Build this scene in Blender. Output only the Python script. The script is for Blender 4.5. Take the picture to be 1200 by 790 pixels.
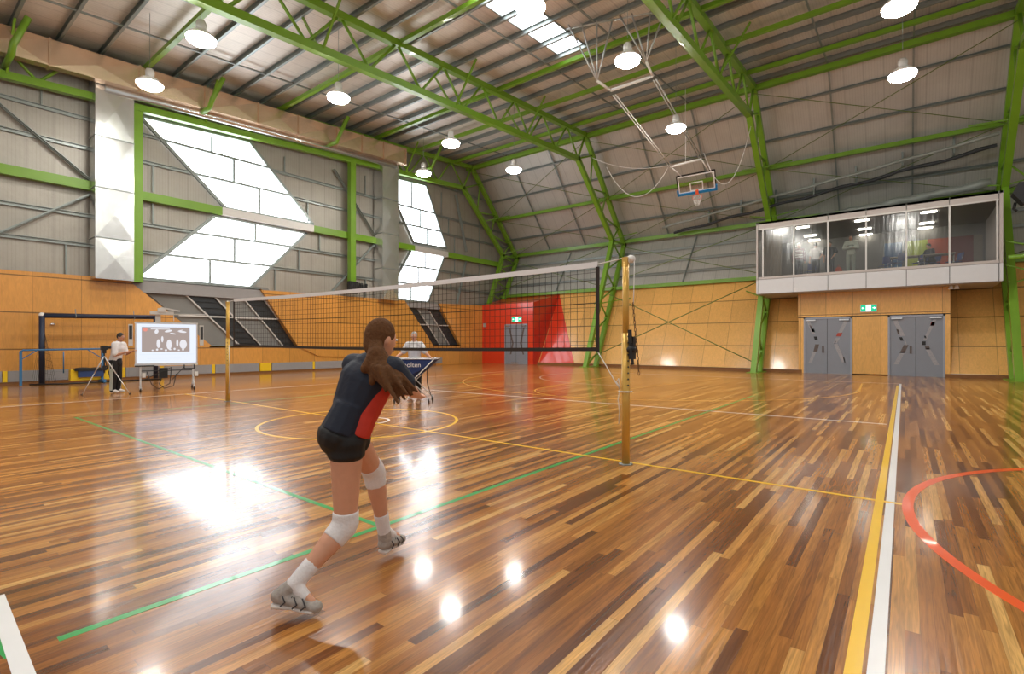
import bpy, bmesh, math, random
from mathutils import Vector, Matrix
from math import sin, cos, pi, radians, atan2, sqrt
for o in list(bpy.data.objects): bpy.data.objects.remove(o)
random.seed(7)
S = bpy.context.scene
COL = S.collection

# ------------------------------------------------------------------ camera, world, exposure
YAW = 0.6594; FPX = 594.0; CAMH = 1.5
cam = bpy.data.cameras.new('camera'); cam.sensor_width = 36; cam.sensor_fit = 'HORIZONTAL'
cam.lens = FPX/1200*36; cam.shift_y = 7/1200; cam.clip_end = 300
co = bpy.data.objects.new('camera', cam); COL.objects.link(co)
co.location = (0, 0, CAMH); co.rotation_euler = (pi/2, 0, YAW); S.camera = co
WORLD_STRENGTH = 0.50
W = bpy.data.worlds.new('world'); S.world = W; W.use_nodes = True
W.node_tree.nodes['Background'].inputs[0].default_value = (1.0, 0.97, 0.93, 1)
W.node_tree.nodes['Background'].inputs[1].default_value = WORLD_STRENGTH
vs = S.view_settings
vs.view_transform = 'Standard'; vs.look = 'None'; vs.gamma = 1; vs.exposure = 0.32; vs.use_curve_mapping = False
LAMP_STRENGTH = 105.0; WINDOW_STRENGTH = 5.2; SKYLIGHT_STRENGTH = 5.0

# ------------------------------------------------------------------ materials
MATS = {}
def nmat(name):
    m = bpy.data.materials.new(name); m.use_nodes = True; MATS[name] = m
    nt = m.node_tree; return m, nt, nt.nodes['Principled BSDF']
def mat(name, col, rough=0.5, metal=0.0, var=0.08, scale=6.0, bump=0.0, coat=0.0, spec=0.5, sub=0.0):
    """plain procedural surface: a base colour with faint noise and optional bump"""
    m, nt, b = nmat(name); N = nt.nodes; L = nt.links
    tc = N.new('ShaderNodeTexCoord'); no = N.new('ShaderNodeTexNoise'); no.inputs['Scale'].default_value = scale
    no.inputs['Detail'].default_value = 4
    L.new(tc.outputs['Object'], no.inputs['Vector'])
    mr = N.new('ShaderNodeMapRange'); mr.inputs[3].default_value = 1-var; mr.inputs[4].default_value = 1+var
    L.new(no.outputs['Fac'], mr.inputs[0])
    mx = N.new('ShaderNodeVectorMath'); mx.operation = 'SCALE'; mx.inputs[0].default_value = col[:3]
    L.new(mr.outputs[0], mx.inputs['Scale']); L.new(mx.outputs[0], b.inputs['Base Color'])
    b.inputs['Roughness'].default_value = rough; b.inputs['Metallic'].default_value = metal
    b.inputs['Coat Weight'].default_value = coat; b.inputs['Specular IOR Level'].default_value = spec
    if sub: b.inputs['Subsurface Weight'].default_value = sub; b.inputs['Subsurface Scale'].default_value = 0.02
    if bump:
        bp = N.new('ShaderNodeBump'); bp.inputs['Strength'].default_value = bump; bp.inputs['Distance'].default_value = 0.02
        L.new(no.outputs['Fac'], bp.inputs['Height']); L.new(bp.outputs[0], b.inputs['Normal'])
    return m
def emis(name, col, st):
    m, nt, b = nmat(name)
    b.inputs['Base Color'].default_value = (*[c*(.12 if name.startswith('screen') else 1) for c in col], 1); b.inputs['Roughness'].default_value = .4
    b.inputs['Emission Color'].default_value = (*col, 1); b.inputs['Emission Strength'].default_value = st
    return m
def sep(nt, tc_out):
    s = nt.nodes.new('ShaderNodeSeparateXYZ'); nt.links.new(tc_out, s.inputs[0]); return s
def mth(nt, op, a, b=None, c=None):
    n = nt.nodes.new('ShaderNodeMath'); n.operation = op
    for i, v in enumerate((a, b, c)):
        if v is None: continue
        if isinstance(v, (int, float)): n.inputs[i].default_value = v
        else: nt.links.new(v, n.inputs[i])
    return n.outputs[0]

def floor_mat():
    m, nt, b = nmat('timber_floor'); N = nt.nodes; L = nt.links
    tc = N.new('ShaderNodeTexCoord'); s = sep(nt, tc.outputs['Object'])
    x, y = s.outputs[0], s.outputs[1]
    bi = mth(nt, 'FLOOR', mth(nt, 'DIVIDE', x, .064))
    wn = N.new('ShaderNodeTexWhiteNoise'); wn.noise_dimensions = '1D'; L.new(bi, wn.inputs['W'])
    yo = mth(nt, 'ADD', y, mth(nt, 'MULTIPLY', wn.outputs['Value'], 7.3))
    bj = mth(nt, 'FLOOR', mth(nt, 'DIVIDE', yo, 1.9))
    cv = N.new('ShaderNodeCombineXYZ'); L.new(bi, cv.inputs[0]); L.new(bj, cv.inputs[1])
    w2 = N.new('ShaderNodeTexWhiteNoise'); w2.noise_dimensions = '2D'; L.new(cv.outputs[0], w2.inputs['Vector'])
    cr = N.new('ShaderNodeValToRGB'); e = cr.color_ramp; e.interpolation = 'LINEAR'
    stops = [(0, (.12, .036, .008)), (.15, (.21, .066, .012)), (.42, (.33, .118, .022)), (.70, (.45, .180, .036)), (.90, (.58, .27, .066)), (1, (.72, .41, .13))]
    e.elements[0].position = 0; e.elements[0].color = (*stops[0][1], 1); e.elements[1].position = 1; e.elements[1].color = (*stops[-1][1], 1)
    for p, c in stops[1:-1]:
        el = e.elements.new(p); el.color = (*c, 1)
    L.new(w2.outputs['Value'], cr.inputs[0])
    mp = N.new('ShaderNodeMapping'); mp.inputs['Scale'].default_value = (34, 1.5, 1); L.new(tc.outputs['Object'], mp.inputs[0])
    ad = N.new('ShaderNodeVectorMath'); ad.operation = 'ADD'; L.new(mp.outputs[0], ad.inputs[0])
    sc = N.new('ShaderNodeVectorMath'); sc.operation = 'SCALE'; L.new(w2.outputs['Color'], sc.inputs[0]); sc.inputs['Scale'].default_value = 40
    L.new(sc.outputs[0], ad.inputs[1])
    gr = N.new('ShaderNodeTexNoise'); gr.inputs['Scale'].default_value = 1.6; gr.inputs['Detail'].default_value = 7; gr.inputs['Distortion'].default_value = 1.2
    L.new(ad.outputs[0], gr.inputs['Vector'])
    g = N.new('ShaderNodeMapRange'); g.inputs[1].default_value = .3; g.inputs[2].default_value = .7; g.inputs[3].default_value = .62; g.inputs[4].default_value = 1.30
    L.new(gr.outputs['Fac'], g.inputs[0])
    fx = mth(nt, 'FRACT', mth(nt, 'DIVIDE', x, .064)); fy = mth(nt, 'FRACT', mth(nt, 'DIVIDE', yo, 1.9))
    ex = mth(nt, 'MINIMUM', fx, mth(nt, 'SUBTRACT', 1.0, fx)); gap = mth(nt, 'MAXIMUM', mth(nt, 'GREATER_THAN', ex, .012), .62)
    ey = mth(nt, 'MINIMUM', fy, mth(nt, 'SUBTRACT', 1.0, fy)); gpy = mth(nt, 'MAXIMUM', mth(nt, 'GREATER_THAN', ey, .0010), .55)
    k = mth(nt, 'MULTIPLY', mth(nt, 'MULTIPLY', g.outputs[0], gap), gpy)
    v = N.new('ShaderNodeVectorMath'); v.operation = 'SCALE'; L.new(cr.outputs[0], v.inputs[0]); L.new(k, v.inputs['Scale'])
    L.new(v.outputs[0], b.inputs['Base Color'])
    # satin lacquer: slight waviness across the boards
    mp2 = N.new('ShaderNodeMapping'); mp2.inputs['Scale'].default_value = (22, 1.1, 1); L.new(tc.outputs['Object'], mp2.inputs[0])
    n2 = N.new('ShaderNodeTexNoise'); n2.inputs['Scale'].default_value = 2.0; n2.inputs['Detail'].default_value = 3; L.new(mp2.outputs[0], n2.inputs['Vector'])
    bp = N.new('ShaderNodeBump'); bp.inputs['Strength'].default_value = .20; bp.inputs['Distance'].default_value = .006
    L.new(mth(nt, 'ADD', n2.outputs['Fac'], mth(nt, 'MULTIPLY', w2.outputs['Value'], .25)), bp.inputs['Height']); L.new(bp.outputs[0], b.inputs['Normal'])
    b.inputs['Roughness'].default_value = .24; b.inputs['Specular IOR Level'].default_value = .34
    b.inputs['Coat Weight'].default_value = .42; b.inputs['Coat Roughness'].default_value = .095; b.inputs['Coat IOR'].default_value = 1.5
    return m

def ply_mat(name, axis, off, w, z0, h, col=(.64, .295, .058), rough=.30, joint=.35):
    """lacquered plywood with thin dark joints between sheets"""
    m, nt, b = nmat(name); N = nt.nodes; L = nt.links
    tc = N.new('ShaderNodeTexCoord'); s = sep(nt, tc.outputs['Object'])
    u = mth(nt, 'DIVIDE', mth(nt, 'SUBTRACT', s.outputs[axis], off), w); v = mth(nt, 'DIVIDE', mth(nt, 'SUBTRACT', s.outputs[2], z0), h)
    fu = mth(nt, 'FRACT', u); fv = mth(nt, 'FRACT', v)
    eu = mth(nt, 'MULTIPLY', mth(nt, 'MINIMUM', fu, mth(nt, 'SUBTRACT', 1.0, fu)), w); ev = mth(nt, 'MULTIPLY', mth(nt, 'MINIMUM', fv, mth(nt, 'SUBTRACT', 1.0, fv)), h)
    j = mth(nt, 'MULTIPLY', mth(nt, 'MAXIMUM', mth(nt, 'GREATER_THAN', eu, .012), joint+.25), mth(nt, 'MAXIMUM', mth(nt, 'GREATER_THAN', ev, .022), joint))
    cb = N.new('ShaderNodeCombineXYZ'); L.new(mth(nt, 'FLOOR', u), cb.inputs[0]); L.new(mth(nt, 'FLOOR', v), cb.inputs[1])
    wn = N.new('ShaderNodeTexWhiteNoise'); wn.noise_dimensions = '2D'; L.new(cb.outputs[0], wn.inputs['Vector'])
    mp = N.new('ShaderNodeMapping'); mp.inputs['Scale'].default_value = (3, 3, .7); L.new(tc.outputs['Object'], mp.inputs[0])
    no = N.new('ShaderNodeTexNoise'); no.inputs['Scale'].default_value = 3.5; no.inputs['Detail'].default_value = 6; no.inputs['Distortion'].default_value = 1.5
    L.new(mp.outputs[0], no.inputs['Vector'])
    k = mth(nt, 'ADD', mth(nt, 'MULTIPLY', no.outputs['Fac'], .46), mth(nt, 'MULTIPLY', wn.outputs['Value'], .20))
    k = mth(nt, 'MULTIPLY', mth(nt, 'ADD', k, .66), j)
    vv = N.new('ShaderNodeVectorMath'); vv.operation = 'SCALE'; vv.inputs[0].default_value = col; L.new(k, vv.inputs['Scale'])
    L.new(vv.outputs[0], b.inputs['Base Color']); b.inputs['Roughness'].default_value = rough
    b.inputs['Coat Weight'].default_value = .35; b.inputs['Coat Roughness'].default_value = .12
    return m

def clad_mat(name, axis, pitch, col):
    """foil-faced insulation sagging behind wire mesh over ribbed sheet"""
    m, nt, b = nmat(name); N = nt.nodes; L = nt.links
    tc = N.new('ShaderNodeTexCoord'); s = sep(nt, tc.outputs['Object'])
    f = mth(nt, 'FRACT', mth(nt, 'DIVIDE', s.outputs[axis], pitch)); d = mth(nt, 'ABSOLUTE', mth(nt, 'SUBTRACT', f, .5))
    fine = mth(nt, 'ABSOLUTE', mth(nt, 'SUBTRACT', mth(nt, 'FRACT', mth(nt, 'DIVIDE', s.outputs[axis], .11)), .5))
    no = N.new('ShaderNodeTexNoise'); no.inputs['Scale'].default_value = 1.1; no.inputs['Detail'].default_value = 6; no.inputs['Roughness'].default_value = .62
    L.new(tc.outputs['Object'], no.inputs['Vector'])
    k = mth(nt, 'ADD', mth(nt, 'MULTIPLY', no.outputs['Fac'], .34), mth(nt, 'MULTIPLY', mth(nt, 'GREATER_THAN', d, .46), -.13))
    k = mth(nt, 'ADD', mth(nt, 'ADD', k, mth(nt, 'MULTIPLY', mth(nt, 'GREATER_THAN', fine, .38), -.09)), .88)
    vv = N.new('ShaderNodeVectorMath'); vv.operation = 'SCALE'; vv.inputs[0].default_value = col; L.new(k, vv.inputs['Scale'])
    L.new(vv.outputs[0], b.inputs['Base Color']); b.inputs['Roughness'].default_value = .48; b.inputs['Metallic'].default_value = .35
    bp = N.new('ShaderNodeBump'); bp.inputs['Strength'].default_value = .5; bp.inputs['Distance'].default_value = .05
    L.new(mth(nt, 'ADD', no.outputs['Fac'], mth(nt, 'MULTIPLY', d, .3)), bp.inputs['Height']); L.new(bp.outputs[0], b.inputs['Normal'])
    return m

M = MATS
floor_mat()
ply_mat('ply_left', 1, 3.90, 1.40, -.06, 1.335)
ply_mat('ply_back', 0, -15.2, 1.22, .05, 1.30, col=(.78, .42, .12))
ply_mat('ply_doors', 0, -4.15, 1.09, -.03, 2.91, col=(.80, .43, .115))
mat('ply_edge', (.23, .095, .026), .45, var=.2)
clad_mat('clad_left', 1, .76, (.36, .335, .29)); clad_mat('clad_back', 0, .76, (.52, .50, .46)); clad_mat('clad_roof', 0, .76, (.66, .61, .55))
mat('green_steel', (.165, .335, .018), .38, var=.12, scale=2, spec=.5, coat=.2)
mat('rod_green', (.13, .19, .03), .45, var=.1)
mat('galv', (.27, .30, .285), .42, metal=.55, var=.15, scale=9)
mat('galv_light', (.52, .54, .53), .38, metal=.6, var=.12, scale=5)
mat('duct_metal', (.66, .67, .66), .27, metal=.85, var=.12, scale=3, bump=.15)
mat('duct_wood_reflection', (.74, .55, .39), .27, metal=.75, var=.12, scale=3, bump=.12)  # sheet metal with the wood's orange reflection put into its base colour
mat('silver_trim', (.62, .60, .57), .45, metal=.25, var=.05)
mat('fascia_white', (.66, .66, .67), .4, var=.04); mat('fascia_beige', (.50, .45, .42), .45, var=.05)
mat('black', (.012, .012, .013), .5, var=.2); mat('dark', (.03, .032, .035), .55, var=.2); mat('cable', (.012, .012, .012), .7)
mat('grey_pad', (.30, .29, .29), .55, var=.06); mat('yellow_paint', (.85, .55, .01), .5, var=.05)
mat('red_paint', (.72, .045, .012), .28, var=.06, coat=.3); mat('red_paint_shaded', (.50, .03, .012), .3, var=.06, coat=.3)
mat('door_grey', (.245, .262, .300), .42, var=.03); mat('frame_grey', (.36, .37, .42), .35, metal=.3)
mat('chrome', (.75, .75, .76), .18, metal=.9); mat('steel_light', (.72, .72, .72), .35, metal=.5)
mat('line_white', (.92, .92, .93), .28, var=.03, coat=.4); mat('line_yellow', (1.0, .60, .008), .28, var=.04, coat=.4)
mat('line_green', (.015, .38, .075), .28, var=.04, coat=.4); mat('line_orange', (.95, .11, .010), .28, var=.04, coat=.4)
mat('line_thin_yellow', (.85, .42, .06), .3, var=.04, coat=.4); mat('line_thin_pink', (.72, .50, .42), .3, coat=.4)
mat('post_gold', (.66, .40, .085), .32, metal=.35, var=.1, scale=12); mat('net_cord', (.03, .022, .018), .8); mat('net_tape', (.80, .80, .82), .6, var=.04)
mat('rope_white', (.75, .73, .70), .8); mat('chain', (.16, .085, .04), .45, metal=.7)
mat('blue_paint', (.035, .16, .34), .4, var=.1); mat('blue_box', (.02, .05, .16), .5, var=.1); mat('navy_pad', (.010, .017, .045), .55, var=.1)
mat('blue_cloth', (.012, .04, .17), .6, var=.12, scale=14, bump=.2); mat('text_white', (.85, .85, .87), .5)
mat('board_blue', (.010, .22, .52), .4, var=.05); mat('white_paint', (.80, .79, .76), .35, var=.04); mat('hoop_orange', (.75, .09, .02), .4)
mat('skin', (.68, .345, .22), .5, var=.06, scale=30, sub=.08); mat('skin_tan', (.50, .24, .145), .5, var=.06, scale=30, sub=.08)
mat('hair_brown', (.125, .055, .022), .8, var=.45, scale=50, bump=.5, spec=.2); mat('hair_dark', (.02, .014, .010), .55, var=.3, scale=50, bump=.6); mat('hair_grey', (.42, .40, .38), .6, var=.2, scale=50, bump=.5)
mat('jersey_navy', (.006, .011, .028), .7, var=.2, scale=20, bump=.3); mat('jersey_red', (.55, .030, .012), .65, var=.15, scale=20, bump=.2)
mat('shorts_black', (.003, .003, .004), .6, var=.2, scale=20, bump=.2); mat('white_cloth', (.75, .72, .72), .75, var=.08, scale=16, bump=.35)
mat('sock_white', (.80, .77, .78), .85, var=.08, scale=60, bump=.3); mat('shoe_grey', (.40, .36, .33), .6, var=.45, scale=45, bump=.3); mat('shoe_sole', (.72, .66, .62), .6, var=.08)
mat('shoe_line', (.05, .045, .05), .5); mat('grey_cloth', (.48, .52, .47), .85, var=.1, scale=20, bump=.2); mat('dark_cloth', (.015, .014, .018), .8, var=.2, scale=20)
mat('pants_grey', (.33, .37, .33), .85, var=.1); mat('maroon', (.12, .02, .035), .8); mat('interior_grey', (.20, .19, .17), .8, var=.1); mat('carpet', (.09, .08, .08), .9)
mat('lip', (.35, .08, .06), .5); mat('eye_white', (.7, .7, .7), .3); mat('eye_dark', (.02, .015, .012), .2)
mat('panel_blue', (.010, .10, .26), .6, var=.08); mat('panel_lime', (.42, .50, .03), .6, var=.08); mat('panel_orange', (.50, .07, .015), .6, var=.08); mat('panel_red', (.17, .018, .010), .6, var=.08); mat('curtain_beige', (.26, .22, .17), .8, var=.15)
mat('chair_blue', (.012, .035, .20), .5); mat('table_wood', (.45, .36, .26), .5); mat('slot_grey', (.21, .21, .20), .6, var=.08, scale=3); mat('slot_dark', (.028, .032, .036), .35, var=.2)
mat('film_clear', (.34, .33, .35), .35, var=.25, scale=18); mat('film_brown', (.12, .09, .08), .3, var=.3, scale=18); mat('film_red', (.42, .06, .04), .4); mat('rubber', (.03, .03, .03), .8)
mat('foil', (.30, .32, .29), .5, metal=.2, var=.25, scale=2.5, bump=.6)
emis('lamp_glow', (1, .97, .91), LAMP_STRENGTH); emis('tube_glow', (1, .96, .88), 22.0)
emis('sign_green', (.0, .42, .22), .9); emis('sign_white', (.95, 1, .97), 1.6)
emis('screen_white', (.70, .76, .90), .9); emis('screen_brown', (.33, .27, .25), .9); emis('screen_pale', (.62, .62, .66), 1.0); emis('screen_grey', (.60, .66, .76), 1.0); emis('screen_red', (.62, .22, .18), 1.0)

def window_mat(name, st):
    """daylit translucent sheeting with faint vertical ribs"""
    m, nt, b = nmat(name); N = nt.nodes; L = nt.links
    tc = N.new('ShaderNodeTexCoord'); s = sep(nt, tc.outputs['Object'])
    f = mth(nt, 'ABSOLUTE', mth(nt, 'SUBTRACT', mth(nt, 'FRACT', mth(nt, 'DIVIDE', s.outputs[1], .25)), .5))
    no = N.new('ShaderNodeTexNoise'); no.inputs['Scale'].default_value = .6; L.new(tc.outputs['Object'], no.inputs['Vector'])
    k = mth(nt, 'MULTIPLY', mth(nt, 'ADD', mth(nt, 'MULTIPLY', mth(nt, 'GREATER_THAN', f, .47), -.10), mth(nt, 'ADD', .8, mth(nt, 'MULTIPLY', no.outputs['Fac'], .4))), st)
    L.new(k, b.inputs['Emission Strength']); b.inputs['Emission Color'].default_value = (.88, .94, 1, 1)
    b.inputs['Base Color'].default_value = (.7, .75, .8, 1); b.inputs['Roughness'].default_value = .4
    return m
window_mat('daylight_sheet', WINDOW_STRENGTH); window_mat('daylight_roof', SKYLIGHT_STRENGTH)
def glass_mat(name, tint, gloss, rough):
    m = bpy.data.materials.new(name); m.use_nodes = True; MATS[name] = m; nt = m.node_tree; N = nt.nodes; L = nt.links
    N.remove(N['Principled BSDF']); t = N.new('ShaderNodeBsdfTransparent'); t.inputs[0].default_value = (*tint, 1)
    g = N.new('ShaderNodeBsdfGlossy'); g.inputs['Roughness'].default_value = rough; mx = N.new('ShaderNodeMixShader')
    tc = N.new('ShaderNodeTexCoord'); mp = N.new('ShaderNodeMapping'); mp.inputs['Scale'].default_value = (6, 6, .6); L.new(tc.outputs['Object'], mp.inputs[0])
    no = N.new('ShaderNodeTexNoise'); no.inputs['Scale'].default_value = 1.0; L.new(mp.outputs[0], no.inputs['Vector'])
    bp = N.new('ShaderNodeBump'); bp.inputs['Strength'].default_value = .08; bp.inputs['Distance'].default_value = .05; L.new(no.outputs['Fac'], bp.inputs['Height']); L.new(bp.outputs[0], g.inputs['Normal'])
    lw = N.new('ShaderNodeLayerWeight'); lw.inputs['Blend'].default_value = .3
    L.new(mth(nt, 'ADD', mth(nt, 'MULTIPLY', lw.outputs['Fresnel'], .5), gloss), mx.inputs[0])
    L.new(t.outputs[0], mx.inputs[1]); L.new(g.outputs[0], mx.inputs[2]); L.new(mx.outputs[0], N['Material Output'].inputs[0]); return m
glass_mat('gallery_glass', (.85, .85, .83), .045, .12); glass_mat('clear_board', (.93, .95, .95), .04, .1)

# ------------------------------------------------------------------ mesh builder
class MB:
    def __init__(s): s.v = []; s.f = []; s.mi = []; s.mats = []; s.cur = 0; s.sm = []; s.smooth = False
    def use(s, m):
        if m not in s.mats: s.mats.append(m)
        s.cur = s.mats.index(m); return s
    def add(s, vs, fs, smooth=None):
        n = len(s.v); s.v += [tuple(v) for v in vs]
        for f in fs: s.f.append([n+i for i in f]); s.mi.append(s.cur); s.sm.append(s.smooth if smooth is None else smooth)
        return s
    def box(s, a, b):
        (x0, y0, z0), (x1, y1, z1) = a, b
        x0, x1 = min(x0, x1), max(x0, x1); y0, y1 = min(y0, y1), max(y0, y1); z0, z1 = min(z0, z1), max(z0, z1)
        return s.add([(x0,y0,z0),(x1,y0,z0),(x1,y1,z0),(x0,y1,z0),(x0,y0,z1),(x1,y0,z1),(x1,y1,z1),(x0,y1,z1)],
                     [(3,2,1,0),(4,5,6,7),(0,1,5,4),(1,2,6,5),(2,3,7,6),(3,0,4,7)], False)
    def bar(s, p, q, w, h, up=(0, 0, 1)):
        p = Vector(p); q = Vector(q); d = (q-p).normalized(); up = Vector(up)
        if abs(d.dot(up)) > .98: up = Vector((1, 0, 0))
        a = d.cross(up).normalized()*w/2; b = a.cross(d).normalized()*h/2
        vs = [p-a-b, p+a-b, p+a+b, p-a+b, q-a-b, q+a-b, q+a+b, q-a+b]
        return s.add(vs, [(3,2,1,0),(4,5,6,7),(0,1,5,4),(1,2,6,5),(2,3,7,6),(3,0,4,7)], False)
    def tube(s, pts, r, n=8, closed=False):
        pts = [Vector(p) for p in pts]; rs = r if isinstance(r, (list, tuple)) else [r]*len(pts)
        base = len(s.v); K = len(pts); prev = None; vs = []
        for i, p in enumerate(pts):
            if closed: d = pts[(i+1) % K]-pts[i-1]
            else: d = pts[min(i+1, K-1)]-pts[max(i-1, 0)]
            d = d.normalized() if d.length > 1e-9 else Vector((0, 0, 1))
            if prev is None: a = d.orthogonal().normalized()
            else:
                a = prev-d*prev.dot(d); a = a.normalized() if a.length > 1e-6 else d.orthogonal().normalized()
            prev = a; b = d.cross(a)
            for k in range(n):
                t = 2*pi*k/n; vs.append(p+(a*cos(t)+b*sin(t))*rs[i])
        fs = []
        for i in range(K if closed else K-1):
            j = (i+1) % K
            for k in range(n): fs.append((i*n+k, i*n+(k+1) % n, j*n+(k+1) % n, j*n+k))
        if not closed: fs.append(tuple(range(n-1, -1, -1))); fs.append(tuple((K-1)*n+k for k in range(n)))
        return s.add(vs, fs, True)
    def cyl(s, p, q, r, r2=None, n=20): return s.tube([p, q], [r, r if r2 is None else r2], n)
    def lathe(s, c, prof, n=28, axis='z'):
        vs = []; fs = []
        for r, z in prof:
            for k in range(n):
                t = 2*pi*k/n
                vs.append((c[0]+r*cos(t), c[1]+r*sin(t), c[2]+z))
        for i in range(len(prof)-1):
            for k in range(n): fs.append((i*n+k, i*n+(k+1) % n, (i+1)*n+(k+1) % n, (i+1)*n+k))
        fs.append(tuple(range(n-1, -1, -1))); fs.append(tuple((len(prof)-1)*n+k for k in range(n)))
        return s.add(vs, fs, True)
    def prism(s, poly, off):
        """solid: polygon of 3D points extruded by off"""
        n = len(poly); P = [Vector(p) for p in poly]; O = Vector(off)
        vs = P+[p+O for p in P]
        return s.add(vs, [tuple(range(n-1, -1, -1)), tuple(range(n, 2*n))]+[(i, (i+1) % n, n+(i+1) % n, n+i) for i in range(n)], False)
    def ell(s, c, r, n=14, m=10, R=None):
        vs = []; fs = []; c = Vector(c)
        for i in range(1, m):
            ph = pi*i/m
            for k in range(n):
                t = 2*pi*k/n; v = Vector((r[0]*sin(ph)*cos(t), r[1]*sin(ph)*sin(t), r[2]*cos(ph)))
                if R is not None: v = R @ v
                vs.append(c+v)
        for e in (1, -1):
            v = Vector((0, 0, r[2]*e)); v = R @ v if R is not None else v; vs.append(c+v)
        for i in range(m-2):
            for k in range(n): fs.append((i*n+k, (i+1)*n+k, (i+1)*n+(k+1) % n, i*n+(k+1) % n))
        T = (m-1)*n
        for k in range(n): fs.append((T, k, (k+1) % n)); fs.append((T+1, (m-2)*n+(k+1) % n, (m-2)*n+k))
        return s.add(vs, fs, True)
    def seg(s, p, q, r0, r1, side=None, flat=1.0, cap=True, n=14):
        """tapered capsule; with side given the section is an ellipse, r across side, r*flat through"""
        p = Vector(p); q = Vector(q); d = (q-p); L = d.length; d = d/L if L > 1e-6 else Vector((0, 0, 1))
        if side is None: a = d.orthogonal().normalized()
        else:
            a = Vector(side); a = a-d*a.dot(d); a = a.normalized() if a.length > 1e-5 else d.orthogonal().normalized()
        b = d.cross(a); rows = []
        if cap:
            for t in (80, 60, 35, 15): rows.append((p-d*r0*min(flat, 1)*sin(radians(t)), r0*cos(radians(t))))
        for k in range(5): t = k/4; rows.append((p.lerp(q, t), r0+(r1-r0)*t))
        if cap:
            for t in (15, 35, 60, 80): rows.append((q+d*r1*min(flat, 1)*sin(radians(t)), r1*cos(radians(t))))
        vs = []; fs = []
        for c, r in rows:
            for k in range(n):
                t = 2*pi*k/n; vs.append(c+a*r*cos(t)+b*r*flat*sin(t))
        for i in range(len(rows)-1):
            for k in range(n): fs.append((i*n+k, i*n+(k+1) % n, (i+1)*n+(k+1) % n, (i+1)*n+k))
        fs.append(tuple(range(n-1, -1, -1))); fs.append(tuple((len(rows)-1)*n+k for k in range(n)))
        return s.add(vs, fs, True)
    def build(s, name, m=None, parent=None, origin=None):
        me = bpy.data.meshes.new(name)
        vv = s.v
        if origin is None and parent is None and s.v:
            xs = [v[0] for v in s.v]; ys = [v[1] for v in s.v]; zs = [v[2] for v in s.v]
            origin = ((min(xs)+max(xs))/2, (min(ys)+max(ys))/2, min(zs))
        o = bpy.data.objects.new(name, me)
        if origin is not None and parent is None:
            vv = [(v[0]-origin[0], v[1]-origin[1], v[2]-origin[2]) for v in s.v]; o.location = origin
        me.from_pydata(vv, [], s.f)
        ms = s.mats if s.mats else [m]
        for x in ms: me.materials.append(MATS[x])
        me.polygons.foreach_set('material_index', s.mi if s.mats else [0]*len(s.f))
        me.polygons.foreach_set('use_smooth', s.sm)
        me.validate(); me.update()
        bm = bmesh.new(); bm.from_mesh(me); bmesh.ops.recalc_face_normals(bm, faces=bm.faces); bm.to_mesh(me); bm.free()
        COL.objects.link(o)
        if parent is not None:
            o.parent = parent
            if origin is None: o.matrix_parent_inverse = parent_inv(parent)
        return o
def parent_inv(p):
    m = Matrix.Identity(4); q = p
    while q is not None: m = _loc(q) @ m; q = q.parent
    return m.inverted()
def _loc(q):
    b = Matrix.Translation(q.location) @ q.rotation_euler.to_matrix().to_4x4()
    return q.matrix_parent_inverse @ b if q.parent else b
def tag(o, label=None, cat=None, group=None, kind=None):
    if label: o['label'] = label
    if cat: o['category'] = cat
    if group: o['group'] = group
    if kind: o['kind'] = kind
    return o
def thing(name, label, cat, loc=(0, 0, 0), rz=0, group=None):
    o = bpy.data.objects.new(name, None); o.empty_display_size = .2; COL.objects.link(o)
    o.location = loc; o.rotation_euler = (0, 0, rz); return tag(o, label, cat, group)
def struct(o): o['kind'] = 'structure'; return o
def copy_tree(o, parent=None):
    c = o.copy(); COL.objects.link(c); c.parent = parent
    for ch in list(o.children): copy_tree(ch, c)
    return c

# ------------------------------------------------------------------ hall section
XL, XR, YB = -25.6, 13.5, -7.0
def zr(y): return 12.46+.082*y            # underside of roof sheet
KN = (27.9, zr(27.9)); KK = (33.45, 8.5); BA = (29.25, 0.0)
def ylean(z): return BA[0]+(KK[0]-BA[0])*z/KK[1]
def yinc(z): return KK[0]+(KN[0]-KK[0])*(z-KK[1])/(KN[1]-KK[1])

fl = MB(); fl.box((XL-.3, YB, -.12), (XR, 29.6, 0)); fl = fl.build('floor', 'timber_floor', origin=(0, 0, 0)); struct(fl)
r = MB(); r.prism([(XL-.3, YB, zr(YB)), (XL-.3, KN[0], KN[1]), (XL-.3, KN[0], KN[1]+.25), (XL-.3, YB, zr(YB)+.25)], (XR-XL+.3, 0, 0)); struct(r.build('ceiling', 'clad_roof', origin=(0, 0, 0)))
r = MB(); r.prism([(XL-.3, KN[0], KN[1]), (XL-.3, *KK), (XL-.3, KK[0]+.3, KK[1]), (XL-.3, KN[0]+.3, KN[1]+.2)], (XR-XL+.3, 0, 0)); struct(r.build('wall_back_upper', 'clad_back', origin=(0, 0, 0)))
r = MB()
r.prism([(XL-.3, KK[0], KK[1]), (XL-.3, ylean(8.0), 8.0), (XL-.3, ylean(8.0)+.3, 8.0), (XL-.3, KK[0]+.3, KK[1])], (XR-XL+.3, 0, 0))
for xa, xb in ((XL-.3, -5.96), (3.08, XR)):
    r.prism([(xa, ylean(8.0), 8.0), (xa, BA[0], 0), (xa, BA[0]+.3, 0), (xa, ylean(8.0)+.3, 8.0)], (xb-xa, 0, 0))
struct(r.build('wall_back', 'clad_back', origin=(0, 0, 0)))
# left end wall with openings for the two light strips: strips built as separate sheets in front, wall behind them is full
r = MB(); r.prism([(XL, YB, 0), (XL, 29.25, 0), (XL, *KK), (XL, *KN), (XL, YB, zr(YB))], (-.3, 0, 0)); struct(r.build('wall_left', 'clad_left', origin=(0, 0, 0)))

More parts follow.
